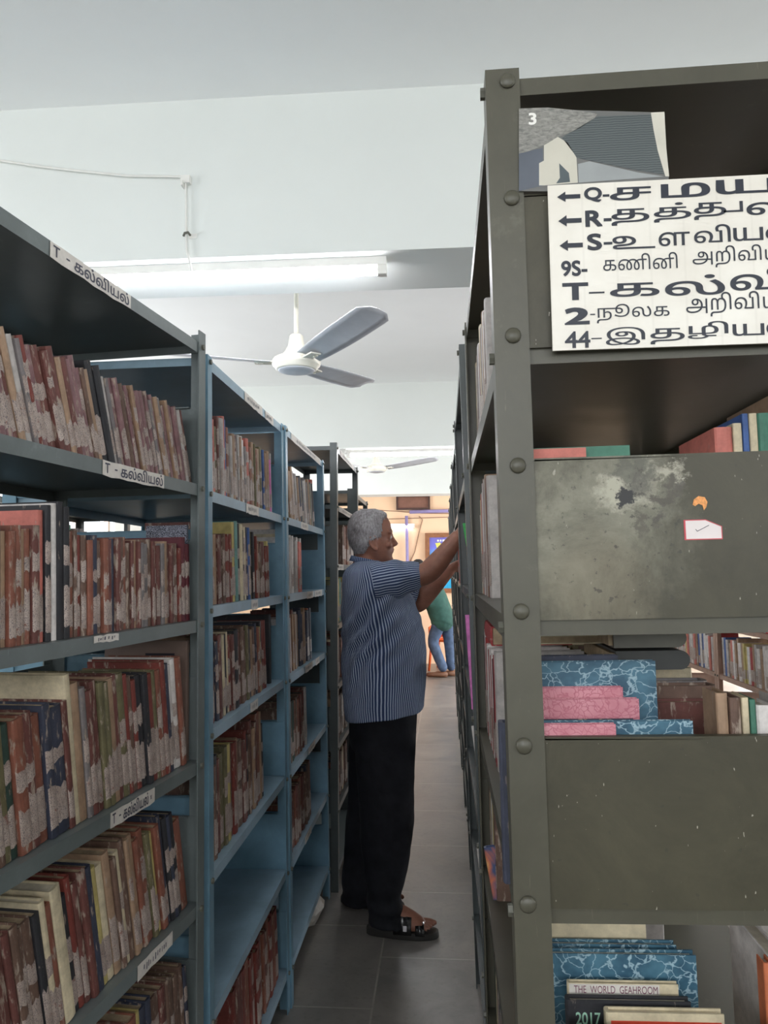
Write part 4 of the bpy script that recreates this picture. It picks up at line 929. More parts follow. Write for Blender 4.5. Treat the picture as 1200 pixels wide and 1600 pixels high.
def fuse(mb, name, mats, parent, voxel=.005, smooth=3, mw=None):
    """one continuous skin out of overlapping pieces"""
    me = mb.mesh(name+'_raw'); bm = bmesh.new(); bm.from_mesh(me); bmesh.ops.recalc_face_normals(bm, faces=bm.faces); bm.to_mesh(me); bm.free()
    o = bpy.data.objects.new(name, me); COL.objects.link(o)
    r_ = o.modifiers.new('r', 'REMESH'); r_.mode = 'VOXEL'; r_.voxel_size = voxel; r_.use_smooth_shade = True
    s_ = o.modifiers.new('s', 'SMOOTH'); s_.factor = .5; s_.iterations = smooth
    dg = bpy.context.evaluated_depsgraph_get(); nm = bpy.data.meshes.new_from_object(o.evaluated_get(dg)); nm.name = name
    bpy.data.objects.remove(o); bpy.data.meshes.remove(me); nm.materials.clear()
    for m_ in (mats if isinstance(mats, list) else [mats]): nm.materials.append(m_)
    nm.polygons.foreach_set('use_smooth', [True]*len(nm.polygons))
    return link(name, nm, parent, mw)
def sring(cx, cy, cz, rx, ry, n, p=2.3, tilt=0.0, fr=None):
    R = []
    for k in range(n):
        a = 2*PI*k/n; c, s_ = math.cos(a), math.sin(a)
        x = rx*math.copysign(abs(c)**(2/p), c); y = ry*math.copysign(abs(s_)**(2/p), s_)
        R.append(Vector((cx+x, cy+y, cz+tilt*x)))
    return R
def skinmat(name, rgb):
    t = NT(name); c = lin(rgb); f = t.noise(t.coord(), 28, 5); g = t.noise(t.coord(), 160, 3)
    col = t.ramp(f, [(.3, tuple(x*.82 for x in c)), (.7, tuple(min(1, x*1.15) for x in c))])
    t.bump(g, .12, .002); t.b.inputs['Subsurface Weight'].default_value = .08; t.b.inputs['Subsurface Radius'].default_value = (.01, .004, .002)
    return t.done(col, .5, 0, .4)
M['skin'] = skinmat('brown_skin', (150, 103, 85))
def hand(mb, wrist, d, up, side, curl=.9, size=1.0, spread=.13):
    """palm, four fingers of different length with bent knuckles, thumb from the side of the palm.
    d: direction wrist->knuckles, up: back of the hand, side: +1/-1 which side the thumb is on"""
    d = Vector(d).normalized(); up = (Vector(up)-d*Vector(up).dot(d)).normalized(); s_ = d.cross(up)*side; W = Vector(wrist); S = size
    R = []
    for t_, hw, th in ((-.01, .026, .021), (.015, .030, .020), (.05, .041, .016), (.085, .043, .0145), (.098, .040, .012)):
        c = W+d*(t_*S); R.append([c+s_*(hw*S*math.copysign(abs(math.cos(a))**.8, math.cos(a)))+up*(th*S*math.sin(a)) for a in [2*PI*k/18 for k in range(18)]])
    mb.rings(R, 0, True, True)
    for i, (off, ln, r) in enumerate(((.031, .072, .0092), (.0105, .080, .0096), (-.0105, .074, .0092), (-.031, .058, .0082))):
        p = W+d*(.088*S)+s_*(off*S); a = (1.5-i)*spread; dirv = (d*math.cos(a)+s_*math.sin(a)).normalized(); pts = [p-dirv*.02*S, p]; ang = .12
        for part in (.45, .32, .23):
            ang += curl*(.34 if part > .4 else .42); v = dirv*math.cos(ang)-up*math.sin(ang); p = p+v*(ln*part*S); pts.append(p.copy())
        limb(mb, pts, [r*1.1*S, r*1.08*S, r*S, r*.92*S, r*.78*S], 10, 3)
    p = W+d*(.022*S)+s_*(.026*S); v1 = (d*.62+s_*.70-up*.34).normalized(); v2 = (d*.86+s_*.30-up*.42).normalized(); v3 = (d*.9+s_*.02-up*.42).normalized()
    p2 = p+v1*.036*S; p3 = p2+v2*.030*S; p4 = p3+v3*.024*S
    limb(mb, [p-v1*.012*S, p, p2, p3, p4], [.013*S, .0135*S, .0115*S, .0105*S, .0085*S], 10, 3)

# ---- the standing man
CY = 3.27
def px(x, y, Y=CY): return at(x, y, Y)
man = thing('person', 'grey-haired person in blue striped shirt and black trousers reaching into the right racks', 'person', T(-.25, CY, 0))
mo = Vector((-.25, CY, 0)); IM = T(*(-mo))
body = MB(); body.X = IM
HY = 3.27
# head: horizontal slices (image row, back x, front x, half width)
HEAD = [(799, 566, 588, .022), (801.5, 560, 596, .040), (805, 554.5, 602, .055), (811, 550, 606.5, .066), (818, 547.5, 610, .0725), (826, 546.5, 612, .0755), (832, 546.5, 613.3, .0765), (836, 547, 613.2, .0762),
        (840, 547.5, 611.2, .0755), (845, 548.5, 611.5, .0745), (850, 550, 612.3, .0728), (855, 552, 613.2, .070), (860, 554.5, 613.8, .066), (864, 557, 613.4, .062), (868, 560, 612.8, .058), (872, 563, 612.3, .053), (876, 568, 611, .045), (879, 574, 607, .034), (881, 580, 601, .02)]
HYAW = .10
def headpt(x, dy, y):
    """point of the head from its profile column x, side offset dy, image row y; the head turns slightly away"""
    c = px(582, y, HY); f = px(x, y, HY); dx = f.x-c.x
    return Vector((c.x+dx*math.cos(HYAW)-dy*math.sin(HYAW), HY+dy*math.cos(HYAW)+dx*math.sin(HYAW), c.z))
def head_rings(rows, n=40, grow=0.0):
    R = []
    for y, b, f, hw in rows:
        cxp = (b+f)/2; half = (f-b)/2; ring = []
        for k in range(n):
            a = 2*PI*k/n; c, s_ = math.cos(a), math.sin(a); p = 2.15
            wx = half+grow/.0027; xx = cxp+wx*math.copysign(abs(c)**(2/p), c)
            wy = (hw+grow)*math.copysign(abs(s_)**(2/p), s_)*(1-.16*max(0, c)**2)
            ring.append(headpt(xx, wy, y))
        R.append(ring)
    return R
HR = catmull(HEAD, 55); body.rings(head_rings(HR), 0, True, True)
# nose, brow, lips, chin, cheek, ear
nose_rows = [(834, 611.5, .006, 2.0), (838, 612.0, .0065, 3.0), (842, 613.6, .008, 3.6), (846, 616.0, .010, 4.2), (849.5, 617.6, .0135, 4.6), (852, 616.8, .0155, 4.2), (854, 614.2, .013, 3.2)]
R = []
for y, x, hw, hx in nose_rows: R.append([headpt(x+hx*math.cos(a), hw*math.sin(a), y) for a in [2*PI*k/16 for k in range(16)]])
body.rings(R, 0, True, True)
for s_ in (-1, 1):
    c = headpt(614.5, s_*.0125, 851.6); body.ball(c, .0075, .0065, .0065, 12)
    c = headpt(609.0, s_*.034, 833.0); body.ball(c, .010, .024, .0065, 12)          # brow
    c = headpt(607.5, s_*.040, 852); body.ball(c, .014, .018, .016, 12)              # cheek
    c = headpt(607.6, s_*.031, 839.6); body.ball(c, .0115, .0125, .0105, 14)         # eyelid over the eyeball
for y, x, rz in ((858.4, 614.3, .0048), (861.8, 613.6, .0052)):
    R = []
    for k in range(9):
        v = (k-4)/4; c = headpt(x-5.5*v*v, .024*v, y+.6*v*v); r = rz*(1-.75*v*v)+.0004; R.append([c+Vector((r*math.cos(a), 0, r*math.sin(a))) for a in [2*PI*j/10 for j in range(10)]])
    body.rings(R, 0, True, True)
body.ball(headpt(609, 0, 873.5), .015, .021, .012, 14)
def ear(mb, s_):
    """helix rim, lobe and hollow"""
    c0 = headpt(584.5, s_*.072, 849); out = Vector((0, s_, 0)); pts = []
    prof = [(3.0, -2.0), (2.6, -8.0), (-1.0, -11.0), (-5.6, -9.2), (-7.4, -4.0), (-6.4, 2.0), (-3.0, 7.0), (.6, 10.5), (3.2, 11.0), (3.8, 7.5)]
    P = [headpt(584.5+a, s_*(.0805 if i not in (0, 9) else .073), 849+b) for i, (a, b) in enumerate(prof)]
    limb(mb, P, [.0045, .005, .0052, .0055, .0055, .005, .005, .006, .006, .004], 8, 3)
    P = [headpt(584.5+a, s_*.077, 849+b) for a, b in ((-3, -5), (-4.2, 0), (-2.4, 4.5), (1.0, 6.5), (2.8, 3.0))]
    limb(mb, P, [.0035]*5, 8, 3)
    mb.ball(headpt(582.5, s_*.0745, 849), .016, .005, .024, 12)
for s_ in (-1, 1): ear(body, s_)
# neck, trunk
N = [px(577, 862, HY), px(575, 874, HY), px(573, 886, HY), px(572, 898, HY)]; limb(body, N, [.058, .058, .064, .075], 24, 4)
def trunk(rows, n, grow=0.0, m=0, mb=None, p=2.5, uv=False, cap=True, wr=0):
    R = []; vv = []
    for y, b, f, hw, cy, tl in rows:
        B = px(b, y); F_ = px(f, y); ring = sring((B.x+F_.x)/2, cy, (B.z+F_.z)/2, (F_.x-B.x)/2+grow, hw+grow, n, p, tl)
        R.append(ring); vv.append(y/400)
    return R, vv
SH = [(877, 556, 592, .085, CY, .06), (882, 549, 602, .125, CY, .04), (888, 543, 614, .162, CY, .02), (897, 539, 624, .190, CY, 0), (912, 537, 633, .203, CY, 0), (930, 536.5, 642, .203, CY, 0), (950, 536, 651, .195, CY, 0),
      (975, 536, 659, .188, CY, 0), (1005, 536, 664.5, .186, CY, 0), (1040, 536, 665.5, .19, CY, 0), (1070, 536.5, 664.5, .194, CY, .02), (1095, 538.5, 662, .196, CY, .05), (1113, 541, 661, .197, CY, .13)]
rows = catmull(SH, 30); R, _ = trunk(rows, 40, -.014); body.rings(R, 0, True, True)
# arms
sh_r = px(588, 905, CY-.17); el_r = px(668, 899, 3.12); wr_r = px(714, 840, 3.10)
sh_l = px(588, 910, CY+.17); el_l = px(652, 944, 3.47); wr_l = px(702, 890, 3.42)
mid = (el_r+wr_r)*.5+Vector((-.004, 0, -.004))
limb(body, [sh_r+Vector((.03, .05, 0)), (sh_r+el_r)*.5+Vector((.01, .012, 0)), el_r+Vector((-.012, 0, .006)), el_r*.68+wr_r*.32, wr_r], [.050, .047, .045, .044, .029], 20, 6)
limb(body, [sh_l+Vector((.03, -.04, 0)), (sh_l+el_l)*.5, el_l+Vector((-.01, 0, .004)), el_l*.68+wr_l*.32, wr_l], [.050, .048, .044, .042, .028], 20, 6)
hand(body, wr_r, (.62, .10, .62), (-.55, -.55, .55), 1, .75)
hand(body, wr_l, (.80, -.05, .40), (-.4, .30, .80), -1, .55)
# legs
def legpts(rows, Y0, Y1): return [px((b+f)/2, y, Y0+(Y1-Y0)*i/(len(rows)-1)) for i, (y, b, f) in enumerate(rows)], [(f-b)/2*Y0/FPX for y, b, f in rows]
LR = [(1112, 556, 650), (1150, 554, 649.5), (1200, 556, 648.5), (1250, 560, 647), (1300, 564, 645), (1345, 568, 639), (1380, 572, 629), (1410, 574.5, 626), (1442, 575, 632)]
LL = [(1112, 548, 640), (1150, 546.5, 636), (1200, 545, 626), (1250, 542.5, 614), (1300, 539.5, 602), (1345, 537, 592), (1385, 535.5, 583), (1408, 535.5, 581)]
for rows, Y0, Y1 in ((LR, 3.18, 3.20), (LL, 3.38, 3.47)):
    P, r = legpts(rows, Y0, Y1); limb(body, P[:8], [.055, .055, .052, .048, .045, .042, .040, .038][:len(P[:8])], 20, 3)
an_r, an_l = px(598, 1428, 3.20), px(556, 1392, 3.50)
def foot(mb, heel, ang, L=.245, lift=.0):
    """ankle, heel, instep and five toes; heel: point on the sole under the heel"""
    X = mb.X.copy(); mb.X = X @ T(heel.x, heel.y, heel.z) @ RZ(ang)
    limb(mb, [(.045, 0, .125), (.040, 0, .085), (.030, 0, .045), (.028, 0, .03)], [.040, .036, .034, .029], 16, 3)
    limb(mb, [(.03, 0, .034), (.08, 0, .058), (.13, .0, .044), (.185, -.0, .026)], [.030, .036, .036, .025], 18, 4, flat=1.0)
    limb(mb, [(.02, 0, .026), (.10, .012, .024), (.17, .018, .020), (.195, .02, .017)], [.026, .028, .024, .016], 14, 4)
    limb(mb, [(.02, 0, .026), (.10, -.012, .024), (.17, -.02, .020), (.195, -.024, .017)], [.026, .028, .024, .016], 14, 4)
    for i, (dy, l_, r) in enumerate(((.030, .052, .0125), (.011, .047, .0088), (-.005, .040, .0083), (-.020, .032, .0078), (-.034, .023, .0075))):
        limb(mb, [(.175, dy*.9, .018), (.195, dy, .0175), (.195+l_*.55, dy*1.05, .0165), (.195+l_, dy*1.08, .011)], [r, r, r*.95, r*.8], 10, 3)
    mb.X = X
hl_r = Vector((px(580, 1450, 3.21).x+.006, 3.215, .030)); hl_l = Vector((px(540, 1410, 3.50).x+.004, 3.50, .030))
foot(body, hl_r, -.06); foot(body, hl_l, -.25)
bo = fuse(body, 'body', M['skin'], man, .0042, 3)
# eyes, brows
eye = MB(); eye.X = IM
for s_ in (-1, 1): eye.ball(headpt(608.6, s_*.031, 840.2), .0098, .0098, .0088, 14)
eye.build('eyeball', plain('eye_white', (206, 196, 186), .25, .03), man)
mb = MB(); mb.X = IM; rnd = random.Random(5)
for s_ in (-1, 1):
    for k in range(90):
        u = rnd.random(); p = headpt(612.6-3.2*u-2.6*u*u, s_*(.018+.036*u), 831.5+rnd.uniform(-1.6, 1.6)-1.2*math.sin(u*PI)); o = p+Vector((.002, 0, 0)); e = p+Vector((rnd.uniform(-.002, .004), s_*.006, rnd.uniform(-.001, .005)))
        mb.add([o, o+Vector((0, 0, .0012)), e], [(0, 1, 2)])
mb.build('eyebrows', plain('grey_hair_dark', (120, 110, 106), .6), man, None, False)

# hair: cropped cap with strands
def hairmat():
    t = NT('cropped_grey_hair'); f = t.noise(t.coord(scale=(1.2, 1.2, .5)), 120, 4, .7); g = t.noise(t.coord(), 14, 3)
    col = t.ramp(t.math('ADD', t.math('MULTIPLY', f, .6), t.math('MULTIPLY', g, .4)), [(.34, lin((92, 86, 88))), (.5, lin((150, 146, 148))), (.68, lin((202, 200, 204)))])
    t.bump(f, .6, .004); return t.done(col, .6)
M['hair'] = hairmat()
def hairlimit(y):
    """largest profile column that hair covers at image row y"""
    for (y0, x0), (y1, x1) in zip(HL, HL[1:]):
        if y0 <= y <= y1: return x0+(x1-x0)*(y-y0)/(y1-y0)
    return HL[-1][1]
HL = [(795, 598), (801, 603), (804, 605.5), (808, 603), (812, 598), (818, 596.5), (832, 596), (838, 594), (843, 589.5), (846, 582), (853, 576.5), (860, 572.5), (868, 568), (876, 563)]
hr = catmull(HEAD, 90); hb = MB(); hb.X = IM; n = 64; R0 = head_rings(hr, n, 0); rows_ok = [i for i, r_ in enumerate(hr) if r_[0] < 874]
rnd = random.Random(2); vs = []; fs = []; idx = {}; anchors = []
for i in rows_ok:
    y, b, f, hw = hr[i]; cxp, half = (b+f)/2, (f-b)/2; lim = hairlimit(y)
    cen = sum(R0[i], Vector())/n
    for k in range(n):
        a = 2*PI*k/n; c = math.cos(a); xx = cxp+half*math.copysign(abs(c)**(2/2.15), c); d = lim-xx
        p = R0[i][k]; nrm = (p-cen); nrm.z = 0; nrm = nrm.normalized() if nrm.length > 1e-6 else Vector((0, 0, 1))
        topw = max(0, 1-(i-rows_ok[0])/16); nrm = (nrm*(1-topw*.8)+Vector((0, 0, 1))*topw).normalized()
        th = .0085*min(1, max(0, d/4.0))*(1.0 if y < 850 else max(.25, 1-(y-850)/30))+.0012+.0022*noise.noise(p*90) if d > -.5 else -.004
        if d > 0: th = max(th, .0012); anchors.append((p, nrm, th, y, k))
        idx[(i, k)] = len(vs); vs.append(p+nrm*th)
for i, j in zip(rows_ok, rows_ok[1:]):
    for k in range(n): fs.append((idx[(i, k)], idx[(j, k)], idx[(j, (k+1) % n)], idx[(i, (k+1) % n)]))
fs.append(tuple(idx[(rows_ok[0], k)] for k in range(n)))
hb.add(vs, fs, 0, True)
for q_ in range(5200):
    p, nrm, th, y, k = rnd.choice(anchors)
    if y < 802 and rnd.random() < .5: continue
    cen2 = headpt(574, 0, 812); fl = (p-cen2); fl = fl-nrm*fl.dot(nrm)
    if fl.length < 1e-4: continue
    fl.normalize(); fl = (fl+Vector((-.35, 0, -.25))+Vector((rnd.uniform(-.5, .5), rnd.uniform(-.5, .5), rnd.uniform(-.5, .5)))).normalized()
    ln = rnd.uniform(.009, .017)*(1 if y < 852 else .6); o = p+nrm*(th*.8); w_ = nrm.cross(fl).normalized()*.0007
    m1 = o+fl*ln*.5+nrm*.0022; e = o+fl*ln+nrm*rnd.uniform(-.0005, .0028)
    hb.add([o-w_, o+w_, m1+w_*.9, m1-w_*.9, e], [(0, 1, 2, 3), (3, 2, 4)], 0, True)
hb.build('hair', M['hair'], man, None, False)
# stubble-dark moustache area is left bare; shirt
def stripes(name, base, light, count, edge=.30):
    t = NT(name); tc = t.n('ShaderNodeTexCoord'); sep = t.n('ShaderNodeSeparateXYZ'); t.l(tc.outputs['UV'], sep.inputs[0])
    nz = t.noise(t.coord(), 9, 3); u = t.math('ADD', t.math('MULTIPLY', sep.outputs[0], count), t.math('MULTIPLY', nz, .5))
    fr = t.math('FRACT', u); tri = t.math('ABSOLUTE', t.math('SUBTRACT', fr, .5))
    m = t.mask(tri, edge+.05, edge-.05); wv = t.noise(t.coord(), 420, 2)
    col = t.mix(t.math('MULTIPLY', m, .85), lin(base), lin(light)); col = t.mix(t.math('MULTIPLY', t.mask(wv, .4, .75), .25), col, lin(base))
    t.bump(t.noise(t.coord(), 30, 5), .25, .006); return t.done(col, .85, 0, .2)
M['shirt_body'] = stripes('blue_striped_cotton', (52, 66, 100), (188, 200, 218), 120, .19); M['shirt_sleeve'] = stripes('blue_striped_cotton_sleeve', (52, 66, 100), (188, 200, 218), 42, .19)
def folds(q_):
    """pulled cloth: creases running from the armpit down to the back, plus soft hang near the hem"""
    v = q_-Vector((-.19, CY, 1.30)); d = v.x*.62+v.z*.78; s_ = v.x*.78-v.z*.62
    w1 = math.exp(-((s_+.02)/.16)**2)*math.exp(-((d+.12)/.26)**2)
    f = .016*w1*math.sin(s_*95+3*noise.noise(Vector((q_.x*6, q_.y*3, q_.z*6))))
    hem = max(0, min(1, (1.12-q_.z)/.25)); f += .006*hem*math.sin(q_.x*38+q_.y*30+2*noise.noise(q_*5))
    f += .005*noise.noise(Vector((q_.x*9+q_.z*7, q_.y*7, q_.z*9-q_.x*4)))+.003*noise.noise(q_*26)
    return f
shirt = MB(); shirt.X = IM; n = 96; rows = catmull(SH, 84); R, vv = trunk(rows, n, .002)
for i, ring in enumerate(R):
    c = sum(ring, Vector())/n; k_ = min(1, i/10)
    for j in range(n):
        d = ring[j]-c; d.z = 0; d.normalize(); ring[j] = ring[j]+d*folds(ring[j])*k_*(.25+.75*abs(d.y)**1.5)
inner = [[p+(sum(R[-1], Vector())/n-p)*.02+Vector((0, 0, .004)) for p in R[-1]], [p+(sum(R[-1], Vector())/n-p)*.06+Vector((0, 0, .05)) for p in R[-1]]]
shirt.rings(R+inner, 0, True, False, True, vv+[vv[-1]+.01, vv[-1]+.05])
def sleeve(sh, e1, r0, r1, flip=1):
    d = (e1-sh); pts = [sh-d*.10, sh+d*.15, sh+d*.5, sh+d*.8, e1]; rad = [r0*.95, r0, r0*.86+r1*.14, r0*.35+r1*.65, r1]
    C = catmull([(*p, r) for p, r in zip(pts, rad)], 34); P = [Vector(c[:3]) for c in C]; R = []; vv = []; m_ = 56
    for i, p in enumerate(P):
        t_ = (P[min(i+1, 33)]-P[max(i-1, 0)]).normalized(); a = t_.cross(Vector((0, 1, 0))).normalized(); b = a.cross(t_).normalized(); ring = []
        for k in range(m_):
            th = 2*PI*k/m_; r = C[i][3]; q_ = p+a*(r*math.cos(th))+b*(r*1.08*math.sin(th)); o_ = (q_-p).normalized()
            q_ += o_*(.007*min(1, i/12)*noise.noise(Vector((q_.x*16, q_.y*16+flip, q_.z*22)))+.004*math.sin(i*.55+3*noise.noise(q_*9))*min(1, i/6)*(.4+.6*max(0, -math.cos(th))))
            ring.append(q_)
        R.append(ring); vv.append(i/33)
    c = P[-1]; R += [[c+(q_-c)*.95-(P[-1]-P[-2])*.3 for q_ in R[-1]], [c+(q_-c)*.9-(P[-1]-P[-2])*3 for q_ in R[-1]]]; vv += [1.01, 1.1]
    shirt.rings(R, 1, True, False, True, vv)
sleeve(px(590, 910, CY-.15), px(657.5, 897.5, 3.135), .080, .0515); sleeve(px(590, 912, CY+.15), px(650, 930, 3.455), .088, .055, 7)
so = shirt.build('shirt', [M['shirt_body'], M['shirt_sleeve']], man)
# collar
cb = MB(); cb.X = IM; R = []; vv = []
for t_, (y0, grow, dz) in enumerate(((876, -.004, .012), (873, -.001, .022), (872, .006, .026), (875, .010, .012), (880, .015, -.006), (880.5, .012, -.007), (874, .006, .018))):
    c = px(576, 880, CY); ring = []
    for k in range(48):
        a = 2*PI*k/48; ca, sa = math.cos(a), math.sin(a); fx = .066+grow; ring.append(Vector((c.x+fx*1.02*ca, CY+(.072+grow)*sa, c.z+dz*.7-.016*ca)))
    R.append(ring); vv.append(t_*.1)
cb.rings(R, 0, True, False, True, vv); cb.build('collar', stripes('blue_striped_collar', (52, 66, 100), (150, 166, 190), 56, .20), man)
# trousers
tb = MB(); tb.X = IM
for rows, Y0, Y1 in ((LR, 3.185, 3.205), (LL, 3.38, 3.485)):
    P, r = legpts(rows, Y0, Y1); C = catmull([(*p, q_) for p, q_ in zip(P, r)], 40); R = []
    for i, c in enumerate(C):
        wy = .098-.018*i/39; ring = sring(c[0], c[1], c[2], c[3], wy, 36, 2.2, -.12*max(0, (i-34)/5))
        for j, q_ in enumerate(ring):
            d = (q_-Vector(c[:3])); d.normalize(); ring[j] = q_+d*(.008*noise.noise(Vector((q_.x*9, q_.y*9, q_.z*5)))+.006*max(0, (i-24)/15)*math.sin(q_.z*60+3*noise.noise(q_*7))+.004*noise.noise(q_*22))
        R.append(ring)
    tb.rings(R, 0, True, True)
rows = catmull([(1085, 547, 652, .165, CY, 0), (1110, 546.5, 652, .172, CY, 0), (1140, 546.5, 650.5, .17, CY, 0), (1165, 549, 649, .15, CY, 0)], 10); R, _ = trunk(rows, 40, 0); tb.rings(R, 0, True, True)
t = NT('black_trouser_cloth'); f = t.noise(t.coord(), 24, 5); t.bump(f, .3, .006); blackcloth = t.done(t.ramp(f, [(.3, lin((18, 19, 24))), (.7, lin((30, 31, 37)))]), .8, 0, .25)
fuse(tb, 'trousers', blackcloth, man, .007, 4)
# sandals
M['sole'] = plain('dark_sandal_sole', (40, 38, 36), .5, .2, 30); M['strap'] = plain('black_sandal_strap', (24, 24, 26), .22, .15, 30, 0, .6)
def sandal(heel, ang, lb):
    X = IM @ T(heel.x, heel.y, 0) @ RZ(ang); out = []
    for k in range(40):
        a = 2*PI*k/40; c, s_ = math.cos(a), math.sin(a); x = .120+.146*math.copysign(abs(c)**.85, c); wv = .034+.014*max(0, min(1, (x-.03)/.16)); out.append((x, wv*math.copysign(abs(s_)**.8, s_)))
    mb = MB(); mb.X = X; R = []
    for z0, z1, g in ((0, 0, .97), (.004, .004, 1), (.024, .011, 1), (.0315, .0255, .985), (.0315, .0255, .9)):
        R.append([(.120+(x-.120)*g, y*g, z0+(z1-z0)*max(0, min(1, (x+.02)/.22))) for x, y in out])
    mb.rings(R, 0, False, True); so_ = mb.build('sandal', M['sole'], man)
    def band(x0, x1, w0, hgt, shear, drop, name='strap'):
        mb = MB(); mb.X = X; R = []; N_ = 18
        for i in range(N_+1):
            a = PI*i/N_; y = w0*math.cos(a); z = .020+hgt*math.sin(a)**.75; sx = shear*math.cos(a)
            R.append([(x0+sx, y*1.0, z), (x1+sx, y*1.0, z-drop*math.sin(a)), (x1+sx, y*1.06, z-drop*math.sin(a)+.003), (x0+sx, y*1.06, z+.003)])
        mb.rings(R, 0, True, True); return mb.build(name, M['strap'], so_)
    band(.088, .160, .046, .100, .0, .034); band(.170, .206, .049, .050, -.006, .012)
    mb = MB(); mb.X = X; mb.box(.128, .142, -.0500, -.0455, .036, .058); mb.build('strap_highlight', plain('bright_highlight_metal', (214, 210, 214), .15, .05, 10, 1), so_)  # the strap's highlight, built as a small bright metal box
sandal(hl_r, -.06, 'near'); sandal(hl_l, -.25, 'far')

# ---- the person far down the aisle
PY = 10.75
def pq(x, y, Y=PY): return at(x, y, Y)
p2 = thing('person', 'person in green shirt and blue jeans leaning over the wooden counter far down the aisle', 'person', T(.05, PY, 0)); I2 = T(-.05, -PY, 0)
b2 = MB(); b2.X = I2
hip = pq(690, 962); chest = pq(676, 926); shd = pq(664, 905); hd = pq(652, 888)
limb(b2, [hip, chest, shd], [.13, .14, .12], 20, 5); limb(b2, [shd, pq(657, 896)], [.06, .055], 14, 3)
R = []
for k in range(1, 12):
    a = PI*k/12; R.append([Vector((hd.x+.085*math.sin(a)*math.cos(t_)*(1.12), hd.y+.075*math.sin(a)*math.sin(t_), hd.z+.115*math.cos(a))) for t_ in [2*PI*j/20 for j in range(20)]])
b2.rings(R, 0, True, True); b2.ball(hd+Vector((-.098, 0, -.01)), .018, .014, .022, 10); b2.ball(hd+Vector((-.06, 0, -.085)), .03, .03, .022, 10)
for s_ in (-1, 1):
    b2.ball(hd+Vector((.0, s_*.078, -.01)), .018, .01, .03, 10); b2.ball(hd+Vector((-.082, s_*.03, .02)), .014, .016, .012, 10)
    sp_ = shd+Vector((.01, s_*.16, -.02)); el = pq(656, 928)+Vector((0, s_*.2, 0)); wr = pq(645, 938)+Vector((0, s_*.14, 0))
    limb(b2, [sp_, (sp_+el)*.5, el, (el+wr)*.5, wr], [.058, .05, .042, .04, .03], 14, 4)
    hand(b2, wr, (-.9, -s_*.2, -.12), (-.1, 0, 1), s_, .35)
J = ([pq(690, 962)+Vector((0, -.06, 0)), pq(682, 985), pq(677, 1004), pq(685, 1026), pq(692, 1045)], [pq(698, 962)+Vector((0, .1, 0)), pq(700, 985)+Vector((0, .12, 0)), pq(702, 1004)+Vector((0, .12, 0)), pq(704, 1026)+Vector((0, .12, 0)), pq(705, 1045)+Vector((0, .12, 0))])
for P in J: limb(b2, P, [.085, .075, .055, .05, .04], 16, 4)
fz = .035
for P in J:
    b2.rings([[P[-1]+Vector((x+.0*c, w_*c, h_*s_-P[-1].z+fz)) for c, s_ in [(math.cos(2*PI*k/14), math.sin(2*PI*k/14)) for k in range(14)]] for x, w_, h_ in ((.05, .02, .02), (.03, .036, .034), (-.05, .038, .034), (-.12, .045, .024), (-.18, .042, .018), (-.205, .02, .01))], 0, True, True)
fuse(b2, 'body', M['skin'], p2, .009, 3)
g = MB(); g.X = I2; limb(g, [pq(691, 969), hip, chest, shd], [.166, .166, .162, .13], 28, 7, wob=.004)
for s_ in (-1, 1):
    sp_ = shd+Vector((.01, s_*.15, -.02)); el = pq(656, 928)+Vector((0, s_*.2, 0)); limb(g, [shd+Vector((0, s_*.05, 0)), sp_, (sp_+el)*.5], [.09, .085, .065], 18, 5, wob=.003)
fuse(g, 'shirt', plain('green_cotton', (50, 88, 80), .85, .15, 20), p2, .012, 2)
g = MB(); g.X = I2
for P in J: limb(g, [P[0]+Vector((0, 0, .03)), P[0], P[1], P[2], P[3], P[4]+Vector((0, 0, .02))], [.080, .090, .090, .075, .068, .066], 24, 5, wob=.005)
fuse(g, 'jeans', plain('faded_blue_denim', (80, 98, 126), .85, .25, 14), p2, .011, 2)
g = MB(); g.X = I2
for t_ in range(1):
    R = []
    for k in range(1, 8):
        a = PI*k/13; R.append([Vector((hd.x+.012+.09*math.sin(a)*math.cos(u)*1.1, hd.y+.08*math.sin(a)*math.sin(u), hd.z+.012+.118*math.cos(a))) for u in [2*PI*j/20 for j in range(20)]])
    g.rings(R, 0, True, True)
g.build('hair', plain('black_hair', (28, 24, 24), .6), p2)
for P in J:
    g = MB(); g.X = I2
    g.rings([[P[-1]+Vector((x, w_*c, max(0, h_*s_+fz)-P[-1].z)) for c, s_ in [(math.cos(2*PI*k/16), math.sin(2*PI*k/16)) for k in range(16)]] for x, w_, h_ in ((.065, .02, .02), (.05, .045, .042), (-.03, .046, .042), (-.12, .053, .034), (-.2, .05, .03), (-.225, .025, .02))], 0, True, True)
    g.build('shoe', plain('brown_leather', (122, 84, 62), .5), p2)
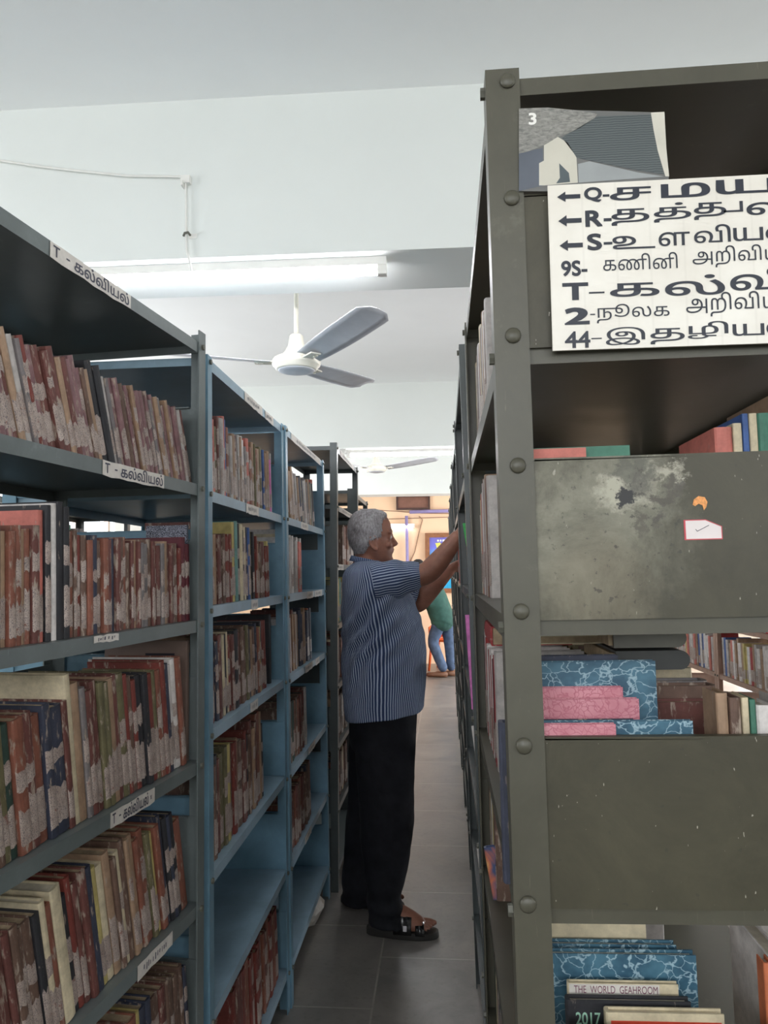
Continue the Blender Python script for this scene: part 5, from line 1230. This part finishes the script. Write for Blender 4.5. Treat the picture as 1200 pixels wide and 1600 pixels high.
# ------------------------------------------------------------------ far end: counter, papers, orange chair
ct = pq(655, 946, 10.6)
cn = thing('counter', 'brown wooden counter the green-shirted person leans on', 'counter', T(-.56, 10.72, 0))
MB().box(-.62, .30, -.36, .36, .955, .99).build('counter_top', plain('pale_counter_top', (206, 170, 146), .4, .1), cn)
MB().box(-.58, .16, -.30, .30, .06, .955).build('front_panel', M['wood'], cn); MB().box(-.62, .24, -.34, .34, 0, .06).build('plinth', plain('pinkish_plinth', (176, 132, 120), .5), cn)
MB().box(.16, .165, -.26, .26, .70, .93).build('side_panel', plain('pale_side_panel', (214, 182, 150), .5), cn)
for k in range(3):
    tag(MB().box(-.11, .11, -.15, .15, 0, .012).build('paper_stack', M['white_plastic'], None, T(-.40-.25*k, 10.55+.03*k, .9905) @ RZ(.15*k)), '%s white paper stack on the far wooden counter' % ('foremost', 'middle', 'rearmost')[k], 'paper', 'paper stacks on the counter')
ch = thing('plastic_chair', 'bright orange plastic chair standing behind the green-shirted person', 'chair', T(.02, 11.55, 0) @ RZ(-.3))
oc = plain('orange_plastic', (244, 112, 58), .35, .05)
MB().prism([(-.22, -.20), (.22, -.20), (.20, .22), (-.20, .22)], .42, .45, 'z').build('seat', oc, ch)
mb = MB(); mb.rings([[(x, .20+.05*z_-.03*(1-(x/.22)**2), .46+.42*z_) for x in np.linspace(-.21+.03*z_, .21-.03*z_, 9)]+[(x, .215+.05*z_-.03*(1-(x/.22)**2), .46+.42*z_) for x in np.linspace(.21-.03*z_, -.21+.03*z_, 9)] for z_ in np.linspace(0, 1, 6)], 0, True, True); mb.build('backrest', oc, ch)
for sx in (-1, 1):
    for sy in (-1, 1): MB().tube([(sx*.18, sy*.17, .43), (sx*.215, sy*.21, 0)], [.022, .017], 8).build('leg', oc, ch)
    MB().tube([(sx*.20, .21, .66), (sx*.225, .0, .64), (sx*.215, -.17, .62), (sx*.20, -.18, .44)], .016, 8).build('armrest', oc, ch)

tag(LOT.build('books', LOTM), 'worn books crowding the farther shelves, too many and small to tell apart', 'books', None, 'stuff')
